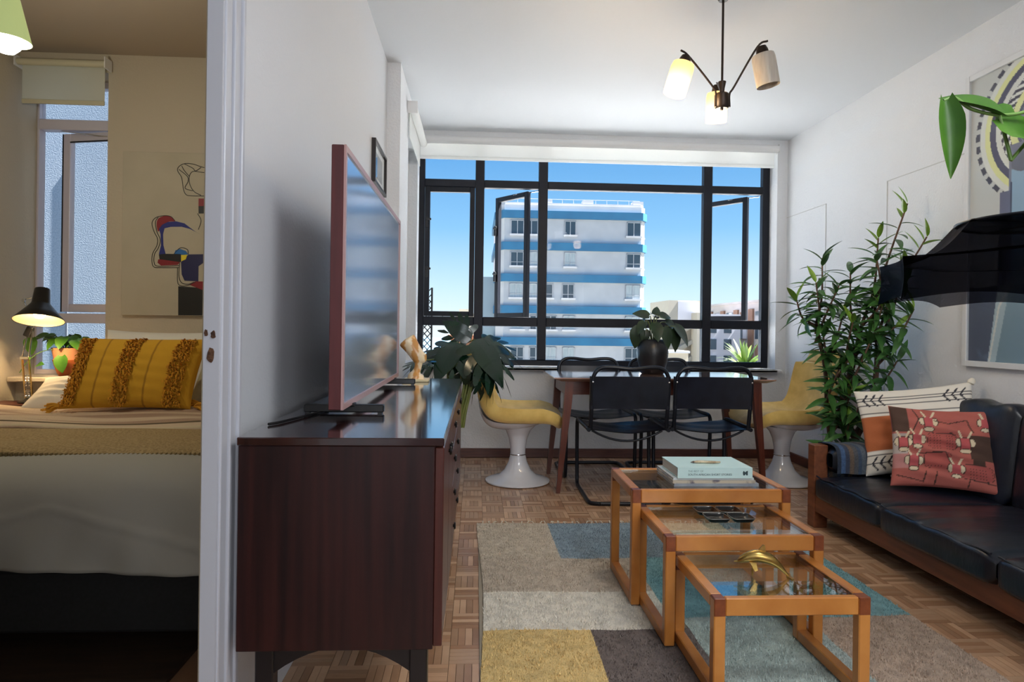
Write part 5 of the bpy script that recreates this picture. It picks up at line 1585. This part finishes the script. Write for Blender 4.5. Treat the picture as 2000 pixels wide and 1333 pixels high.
# duvet: top sheet that rolls over the foot edge
dprof = [(HY - .25, .585), (3.2, .595), (2.7, .60), (2.40, .602), (2.26, .592), (2.185, .555), (2.145, .49), (2.13, .40), (2.125, .27)]
dpp = spline([(0, a, b_) for a, b_ in dprof], 8)
def duv(U, V):
    idx = V * (len(dpp) - 1); i0 = np.clip(idx.astype(int), 0, len(dpp) - 2); t = idx - i0
    Yp_ = np.array([p.y for p in dpp]); Zp_ = np.array([p.z for p in dpp])
    y = Yp_[i0] * (1 - t) + Yp_[i0 + 1] * t; z = Zp_[i0] * (1 - t) + Zp_[i0 + 1] * t
    x = BX0 - .02 + (BX1 - BX0 + .04) * U
    hang = np.clip((V - .66) / .34, 0, 1)
    # diagonal drag folds on the foot drop
    f1 = .010 * np.exp(-((z - (.47 - .25 * np.abs(x + 1.33))) / .012) ** 2) * hang
    f2 = .007 * np.sin(17 * x + 20 * z) * hang + .004 * np.sin(41 * x - 15 * z) * hang
    z2 = z + .006 * np.sin(5 * x + 3 * y) * (1 - hang) + .012 * np.sin(3.2 * x + .6) * hang
    return x, y - f1 - f2, z2
co, fa, _ = painted('d', duv, 150, 90, lambda U, V: np.ones(U.shape + (3,)))
o = obj('duvet', mesh_np('duvet', co - np.array(bed.location), fa, None, dv, True), None, bed)
sd = o.modifiers.new('thickness', 'SOLIDIFY'); sd.thickness = .008; sd.offset = -1

def spread(name, label, cat, y0, y1, z, m, amp=.006, th=.014, seed=0, nx=120, ny=50, wob=.012):
    def fn(U, V):
        x = BX0 - .035 + (BX1 - BX0 + .07) * U
        y = y0 + (y1 - y0) * V + wob * np.sin(4.2 * x + seed) * (1 - V) + wob * .7 * np.sin(6.1 * x + 2 * seed) * V
        zz = z + amp * np.sin(7 * x + seed + 5 * V) + amp * .8 * np.sin(V * 13 + 3 * np.sin(2.5 * x + seed)) - .012 * np.clip((.06 - V) / .06, 0, 1) - .01 * np.clip((V - .94) / .06, 0, 1)
        return x, y, zz
    co, fa, _ = painted('s', fn, nx, ny, lambda U, V: np.ones(U.shape + (3,)))
    t = thing(name, label, cat, (-1.7, (y0 + y1) / 2, z))
    o = obj('cloth', mesh_np('cloth', co - np.array(t.location), fa, None, m, True), None, t)
    sd = o.modifiers.new('thickness', 'SOLIDIFY'); sd.thickness = th; sd.offset = 0
    return t, fn
def weave(name, c1, c2, sc):
    m = mat(name, srgb(*c1), .95, col2=srgb(*c2), nscale=sc, contrast=(.4, .6), bump=.6, bscale=sc * 1.4)
    return m
kn, kfn = spread('knit_throw', 'tan knitted throw with a blanket-stitched hem across the foot of the bed', 'blanket', 2.30, 2.80, .618, weave('tan_knit', (176, 152, 108), (146, 122, 82), 130), amp=.003, seed=1.2)
# blanket stitch hem
xs = np.linspace(0, 1, 120)
hx, hy, hz = kfn(xs, np.zeros_like(xs))
stm = mat('hem_stitch', srgb(122, 104, 66), .9)
hem = MB()
for a, b_, c in zip(hx, hy, hz):
    if -1.75 < a < -.8: hem.box(a - .003, a + .003, b_ - .009, b_ + .006, c - .010, c + .010, .002)
o = obj('stitched_hem', hem, stm, kn, world=True); o['kind'] = 'stuff'
st_, sfn = spread('striped_blanket', 'cream and rose-beige striped blanket over the middle of the bed', 'blanket', 2.78, 3.46, .632, mat('striped_blanket_wool', srgb(198, 176, 150), .95, col2=srgb(160, 132, 112), nscale=3.2, stretch=(.25, 2.6, 1), contrast=(.46, .54), bump=.35, bscale=120), amp=.007, seed=2.5)
dkr = mat('dark_olive_edge', srgb(92, 78, 56), .9)
def edge_roll(t, fn, v, r, m, dz=0.0):
    X_, Y_, Z_ = fn(xs, np.full_like(xs, v))
    obj('rolled_edge', MB().tube(list(zip(X_, Y_, Z_ + dz)), r, 8), m, t, world=True, smooth=70)
edge_roll(st_, sfn, .02, .012, mat('cream_roll', srgb(196, 180, 150), .9), .0)
edge_roll(st_, sfn, .10, .008, dkr, .003)

# pillows
plain = lambda c: (lambda U, V: np.broadcast_to(np.array(srgb(*c)), U.shape + (3,)).copy())
wp = mat('white_pillow_cotton', (1, 1, 1), .85, attr='tone', bump=.2, bscale=14)
def bed_pillow(label, x, y, z, w_, h_, t_, col, rz, tilt, group=None):
    t = thing('pillow', label, 'pillow', (x, y, z), group=group)
    obj('cover', pillow(w_, h_, t_, plain(col), wp, 40, 30, wr=.01), None, t)
    t.matrix_world = Matrix.Translation((x, y, z)) @ Matrix.Rotation(RAD(rz), 4, 'Z') @ Matrix.Rotation(RAD(tilt), 4, 'X')
    return t
bed_pillow('white bed pillow standing behind the mustard cushion with three fringe bands', -1.72, 3.62, .60, .70, .46, .16, (222, 218, 208), 0, -24)
bed_pillow('white bed pillow lying low at the lamp side of the mustard cushion', -1.98, 3.42, .615, .60, .30, .14, (220, 212, 196), 6, -62)
bed_pillow('grey-green bed pillow at the right behind the mustard cushions', -1.26, 3.44, .60, .5, .34, .14, (150, 142, 112), -6, -38)

must = mat('mustard_cotton', (1, 1, 1), .9, attr='tone', bump=.35, bscale=90, bstretch=(3, 3, 30))
tuf = mat('mustard_tuft', (1, 1, 1), .95, attr='tone')
def mustard(U, V):
    p = Paint(U, V, (206, 154, 34))
    for u in (.265, .655): p.m(abs(U - u) < .006, (150, 104, 20))
    return p.C
def mustard_cushion(label, mw, w_=.60, h_=.36, t_=.17, tufts=True):
    t = thing('cushion', label, 'cushion', (0, 0, 0))
    obj('cover', pillow(w_, h_, t_, mustard, must, 80, 50, pinch=.05, wr=.004, shear=.12), None, t)
    if tufts:
        for uc in (.075, .47, .87):
            n = 620
            U = uc + RNG.uniform(-.062, .062, n); V = RNG.uniform(.02, .99, n)
            u, v = 2 * U - 1, 2 * V - 1
            z = h_ / 2 + h_ / 2 * v * (1 - .05 * (1 - u * u)); x = w_ / 2 * u * (1 - .05 * (1 - v * v)) + .12 * (z - h_ / 2); y = -t_ / 2 * np.clip((1 - u ** 2) * (1 - v ** 2), 0, 1) ** .42
            mb = MB(); cl = []
            for a, b_, c in zip(x, y, z):
                # little yarn loops: bent triangular strands
                dx, dz = random.uniform(-.012, .012), random.uniform(-.026, .006); w2_ = random.uniform(.003, .0045); yy = random.uniform(.008, .022)
                mb.add([(a - w2_, b_ + .002, c), (a + w2_, b_ + .002, c + .002), (a + dx * .6 + w2_, b_ - yy, c + dz * .3), (a + dx * .6 - w2_, b_ - yy, c + dz * .3), (a + dx, b_ - yy * .8, c + dz)], [(0, 1, 2, 3), (3, 2, 4)])
                k = random.uniform(.7, 1.15); cl += [np.array(srgb(206, 142, 36)) * k] * 5
            me = mb.mesh('fringe_band', tuf, None, recalc=False)
            at = me.color_attributes.new('tone', 'FLOAT_COLOR', 'POINT')
            c4 = np.ones((len(cl), 4), np.float32); c4[:, :3] = np.array(cl); at.data.foreach_set('color', c4.ravel())
            o = obj('fringe_band', me, None, t); o['kind'] = 'stuff'
    for sx in (-1, 1):
        for zz in ((.012,) if sx < 0 else (.012, h_ - .012)):
            tm_ = MB()
            for q in range(16):
                a = random.uniform(-.9, .9) + (0 if sx > 0 else pi); L_ = random.uniform(.05, .085)
                tm_.tube(spline([(sx * w_ / 2 * .98, 0, zz), (sx * w_ / 2 + .5 * L_ * cos(a), -.02 + random.uniform(-.02, .02), zz + .5 * L_ * sin(a) * .5), (sx * w_ / 2 + L_ * cos(a), -.03, zz + L_ * sin(a) * .5 - .012)], 3), .0042, 5)
            obj('corner_tassel', tm_, mat('mustard_tassel', srgb(204, 146, 40), .95) if 'mustard_tassel' not in bpy.data.materials else bpy.data.materials['mustard_tassel'], t, smooth=60)
    t.matrix_world = mw
    return t
mustard_cushion('mustard cushion with three shaggy fringe bands in front on the bed', Matrix.Translation((-1.655, 3.24, .645)) @ Matrix.Rotation(RAD(3), 4, 'Z') @ Matrix.Rotation(RAD(-20), 4, 'X'))
mustard_cushion('second mustard cushion half hidden by the door frame', Matrix.Translation((-1.10, 3.40, .63)) @ Matrix.Rotation(RAD(-8), 4, 'Z') @ Matrix.Rotation(RAD(-28), 4, 'X'), tufts=False)

# shelf behind the bed head carrying the lamp
sh = thing('bedside_shelf', 'narrow wooden shelf behind the head of the bed under the window', 'shelf', (-2.4, 3.87, 0))
obj('board', MB().box(-2.73, -1.5, 3.78, 3.96, .575, .60, .003), M['base_brown'], sh, world=True)
for x in (-2.7, -1.6): obj('bracket', MB().box(x, x + .03, 3.78, 3.96, 0, .575), M['base_brown'], sh, world=True)

# architect's desk lamp, lit
La_ = thing('desk_lamp', 'black-shaded chrome spring-arm lamp lit beside the bed', 'lamp', (-2.52, 3.86, .60))
Lp = lambda n, mb, m, **k: obj(n, mb, m, La_, world=True, **k)
bm_ = mat('brassy_chrome', srgb(196, 170, 120), .22, metal=1)
Lp('base', MB().lathe([(0, 0), (.055, 0), (.06, .006), (.03, .018), (.02, .03), (0, .03)], 24, c=(-2.52, 3.86, .60)), M['black'], smooth=40)
for dx in (-.018, .018):
    Lp('lower_arm', MB().box(-2.525 + dx - .004, -2.525 + dx + .004, 3.855, 3.865, .62, .86, .001, tf=Matrix.Translation((-2.525, 3.86, .62)) @ Matrix.Rotation(RAD(-6), 4, 'Y') @ Matrix.Translation((2.525, -3.86, -.62))), bm_)
    Lp('upper_arm', MB().cyl((-2.548 + dx, 3.86, .85), (-2.52 + dx * .6, 3.86, 1.04), .004, n=8), M['chrome'], smooth=40)
for dx in (-.008, .008):
    pts = [(-2.53 + dx + .005 * cos(q * 1.2), 3.85 + .005 * sin(q * 1.2), .63 + q * .0022) for q in range(60)]
    Lp('spring', MB().tube(pts, .0014, 4), M['chrome'])
Lp('elbow', MB().box(-2.575, -2.525, 3.85, 3.87, .845, .862, .002), M['chrome'])
Lp('joint_block', MB().box(-.018, .018, -.012, .012, 0, .06, .004, tf=Matrix.Translation((-2.545, 3.86, .975)) @ Matrix.Rotation(RAD(25), 4, 'Y')), M['black'])
Lp('knob', MB().lathe([(0, 0), (.009, 0), (.009, .012), (0, .012)], 14, tf=Matrix.Translation((-2.545, 3.84, 1.18)) @ Matrix.Rotation(pi / 2, 4, 'X')), M['chrome'], smooth=40)
Lp('neck', MB().tube(spline([(-2.52, 3.86, 1.03), (-2.53, 3.85, 1.12), (-2.545, 3.84, 1.18), (-2.47, 3.83, 1.20)], 5), .004, 8), M['chrome'], smooth=60)
stf = Matrix.Translation((-2.435, 3.82, 1.245)) @ Matrix.Rotation(RAD(-5), 4, 'Y') @ Matrix.Rotation(RAD(-16), 4, 'X')
shd = MB().lathe([(0, 0), (.034, 0), (.037, -.004), (.044, -.085), (.05, -.095), (.085, -.14), (.122, -.185), (.1225, -.188), (.12, -.186), (.083, -.142), (.046, -.096), (.04, -.085), (.032, -.006), (0, -.006)], 40, tf=stf)
Lp('shade', shd, mat('black_lamp_shade', srgb(20, 19, 20), .3), smooth=50)
Lp('shade_lining', MB().lathe([(.1195, -.1865), (.082, -.1425), (.045, -.0965), (.02, -.09)], 40, tf=stf), mat('white_lamp_lining', srgb(240, 230, 205), .5), smooth=50)
Lp('bulb', MB().lathe([(0, -.175), (.02, -.17), (.03, -.15), (.028, -.13), (.015, -.10), (0, -.095)], 20, tf=stf), mat('warm_bulb', (1, .8, .5), .3, emit=(1.0, .72, .36), estr=16), smooth=60)
lb = add_light('desk_lamp_light', 'SPOT', stf @ Vector((0, 0, -.16)), 34, (1.0, .70, .38), spot_size=RAD(150), spot_blend=.6, shadow_soft_size=.03)
lb.rotation_euler = (0, 0, 0)

# pot plant on the bedroom sill
random.seed(4)
Bp = thing('sill_plant', 'green trailing plant in a two-tone terracotta pot on the bedroom sill', 'plant', (-2.46, 4.10, .735))
obj('pot', MB().lathe([(.064, .065), (.086, .17), (.080, .17), (.076, .155), (0, .15)], 32), mat('peach_pot_band', srgb(214, 150, 110), .6), Bp, smooth=50)
obj('pot_base', MB().lathe([(0, 0), (.045, 0), (.055, .02), (.072, .07), (.078, .095), (.0785, .095), (.0785, .10), (0, .10)], 32), mat('rust_pot_band', srgb(170, 88, 40), .6), Bp, smooth=50)
lbp = leafmat('sill_plant_leaf', (44, 92, 22), (84, 132, 40), .4)
sl = [leaf_mesh(.09, .038, .4, .15, 8, True, m=lbp), leaf_mesh(.075, .032, .25, .2, 8, True, m=lbp)]
for k in range(20):
    a = k * 2.399; r = .03 + .07 * (k % 5) / 4
    b_ = Vector((-2.46 + r * cos(a) * 1.1, 4.10 + r * sin(a) * .6 - .01, .735 + .19 + .06 * random.random()))
    put_leaf(random.choice(sl), Bp, b_, (cos(a), sin(a) * .7 - .3, random.uniform(-.7, -.1)), (cos(a) * .4, -.6, .8), random.uniform(.8, 1.15))
    obj('stem', MB().tube(spline([(-2.46 + .3 * r * cos(a), 4.10, .88), (-2.46 + .7 * r * cos(a), 4.10, .735 + .21), b_], 4), .0022, 5), ps, Bp, world=True)
vn = spline([(-2.49, 4.03, .90), (-2.56, 4.00, .88), (-2.62, 3.98, .82), (-2.66, 3.98, .76)], 6)
obj('vine', MB().tube(vn, .0025, 6), ps, Bp, world=True); put_leaf(sl[0], Bp, (-2.575, 3.99, .80), (.7, -.5, .4), (0, -.6, .8), .7)
put_leaf(sl[0], Bp, (-2.62, 4.02, .965), (-.1, -.2, -.95), (0, -1, .1), 1.1)
obj('vine', MB().tube(spline([(-2.47, 4.08, .89), (-2.55, 4.04, .96), (-2.62, 4.02, .965)], 5), .0022, 5), ps, Bp, world=True)
put_leaf(sl[1], Bp, (-2.43, 3.99, .86), (.1, -.3, -.9), (0, -1, .2), 1.3)

# pendant near the doorway with pale green glass
Pn = thing('bedroom_pendant', 'pale green glass pendant with glowing bulb at the top left', 'lamp', (-1.80, 2.6, 2.10))
gg = bpy.data.materials.new('pale_green_glass'); gg.use_nodes = True
_n = gg.node_tree; _b = _n.nodes['Principled BSDF']; _b.inputs['Base Color'].default_value = (*srgb(190, 214, 150), 1); _b.inputs['Roughness'].default_value = .35
_b.inputs['Emission Color'].default_value = (*srgb(206, 222, 150), 1); _b.inputs['Emission Strength'].default_value = .35
obj('shade', MB().lathe([(.03, .21), (.04, .19), (.078, .030), (.0785, .027), (.076, .030), (.038, .188)], 40), gg, Pn, smooth=50)
obj('bulb', MB().lathe([(0, -.022), (.025, -.016), (.044, .005), (.05, .035), (.036, .078), (.02, .105), (.016, .14), (0, .14)], 28), mat('white_glowing_globe', (1, 1, .95), .3, emit=(1.0, .97, .88), estr=6), Pn, smooth=60)
obj('lamp_holder', MB().lathe([(0, .13), (.022, .13), (.022, .20), (.01, .215), (0, .215)], 20), M['white_paint'], Pn, smooth=40)
obj('cord', MB().cyl((0, 0, .21), (0, 0, CEIL - 2.10), .003, n=8), M['white_paint'], Pn)
lq = add_light('bedroom_pendant_light', 'POINT', (-1.80, 2.6, 2.03), 13.0, (1.0, .93, .78), shadow_soft_size=.05)

# abstract painting on the bedroom wall
PT = thing('abstract_painting', 'abstract canvas with looping black outlines and red, blue and yellow shapes on the bedroom wall', 'painting', (-1.6, BB, 1.105))
cvm = mat('canvas_greige', srgb(176, 168, 148), .85, col2=srgb(184, 176, 156), nscale=4)
YC = BB - .03
obj('canvas', MB().box(-2.117, -1.10, YC, BB, 1.107, 2.085, .002), cvm, PT, world=True)
def shape(name, pts, col, layer, smooth=True):
    if smooth:
        q = pts + [pts[0]]
        pts = [(p.x, p.y) for p in spline([(a, b_, 0) for a, b_ in q], 4)][:-1]
    n_ = 'paint_%d_%d_%d' % col
    m = bpy.data.materials.get(n_) or mat(n_, srgb(*col), .5)
    obj(name, MB().prism(pts, YC - .0006 * layer, YC + .0005, 'y'), m, PT, world=True)
def stroke(pts, w_=.004, layer=3):
    q = spline([(a, YC - .0008 * layer, b_) for a, b_ in pts], 6)
    obj('outline_stroke', MB().tube([(p.x, YC - .0008, p.z) for p in q], w_ * .5, 6), M['black'], PT, world=True)
RD, NB, NV, BK_, YL, LB = (128, 20, 32), (22, 34, 116), (20, 22, 74), (18, 18, 18), (226, 206, 40), (32, 104, 170)
shape('red_shape', [(-1.806, 1.673), (-1.831, 1.701), (-1.867, 1.705), (-1.907, 1.687), (-1.916, 1.65), (-1.906, 1.609), (-1.883, 1.642), (-1.851, 1.668)], RD, 1)
shape('blue_shape', [(-1.656, 1.596), (-1.721, 1.629), (-1.77, 1.641), (-1.834, 1.639), (-1.87, 1.63), (-1.878, 1.593), (-1.875, 1.527), (-1.864, 1.486), (-1.856, 1.453), (-1.892, 1.444), (-1.9, 1.477), (-1.889, 1.526), (-1.892, 1.593), (-1.902, 1.625), (-1.883, 1.651), (-1.851, 1.668), (-1.802, 1.673), (-1.754, 1.662), (-1.721, 1.637), (-1.688, 1.613)], NB, 2, False)
shape('red_shape', [(-1.892, 1.444), (-1.771, 1.434), (-1.791, 1.412), (-1.887, 1.406), (-1.908, 1.423), (-1.904, 1.443)], RD, 1, False)
shape('black_shape', [(-1.864, 1.477), (-1.772, 1.477), (-1.771, 1.429), (-1.896, 1.444), (-1.9, 1.472)], BK_, 3, False)
shape('navy_shape', [(-1.727, 1.476), (-1.64, 1.479), (-1.64, 1.428), (-1.668, 1.406), (-1.668, 1.315), (-1.749, 1.318), (-1.766, 1.355), (-1.771, 1.429)], NV, 2, False)
shape('light_blue_shape', [(-1.812, 1.478), (-1.804, 1.499), (-1.776, 1.508), (-1.744, 1.496), (-1.729, 1.476), (-1.767, 1.473)], LB, 3, False)
shape('yellow_shape', [(-1.77, 1.471), (-1.735, 1.473), (-1.743, 1.446), (-1.769, 1.434)], YL, 4, False)
shape('red_shape', [(-1.685, 1.315), (-1.60, 1.316), (-1.60, 1.25), (-1.647, 1.266), (-1.70, 1.286), (-1.721, 1.294)], RD, 3, False)
shape('black_shape', [(-1.785, 1.284), (-1.60, 1.274), (-1.60, 1.112), (-1.783, 1.11)], BK_, 2, False)
shape('red_shape', [(-1.673, 1.813), (-1.64, 1.813), (-1.64, 1.768), (-1.673, 1.767)], RD, 2, False)
shape('black_shape', [(-1.673, 1.767), (-1.64, 1.768), (-1.64, 1.724), (-1.672, 1.723)], BK_, 2, False)
for st__ in [
    [(-1.60, 1.99), (-1.661, 2.004), (-1.71, 2.019), (-1.758, 2.02), (-1.791, 2.001), (-1.798, 1.976), (-1.774, 1.935), (-1.763, 1.869), (-1.748, 1.836), (-1.716, 1.828), (-1.60, 1.83)],
    [(-1.60, 1.965), (-1.661, 1.971), (-1.709, 1.974), (-1.729, 1.944), (-1.725, 1.895), (-1.7, 1.854), (-1.659, 1.832)],
    [(-1.774, 2.005), (-1.758, 1.977), (-1.729, 1.944)], [(-1.79, 1.984), (-1.741, 1.944), (-1.737, 1.911), (-1.753, 1.873), (-1.708, 1.858)], [(-1.758, 2.018), (-1.71, 1.994), (-1.693, 1.978), (-1.661, 2.0)],
    [(-1.678, 1.722), (-1.657, 1.681), (-1.672, 1.626)],
    [(-1.81, 1.677), (-1.835, 1.701), (-1.875, 1.705), (-1.923, 1.691), (-1.943, 1.658), (-1.93, 1.608), (-1.91, 1.567), (-1.913, 1.526), (-1.937, 1.476), (-1.94, 1.426), (-1.928, 1.397), (-1.887, 1.394), (-1.783, 1.396)],
    [(-1.907, 1.696), (-1.923, 1.666), (-1.914, 1.609), (-1.894, 1.559), (-1.905, 1.51), (-1.925, 1.476), (-1.928, 1.426), (-1.904, 1.402), (-1.783, 1.408)],
    [(-1.791, 1.396), (-1.79, 1.313), (-1.773, 1.288), (-1.733, 1.289), (-1.684, 1.311)], [(-1.779, 1.425), (-1.782, 1.346), (-1.765, 1.305), (-1.725, 1.298), (-1.693, 1.311)],
    [(-1.729, 1.476), (-1.735, 1.505), (-1.776, 1.514), (-1.812, 1.478)]]:
    stroke(st__)
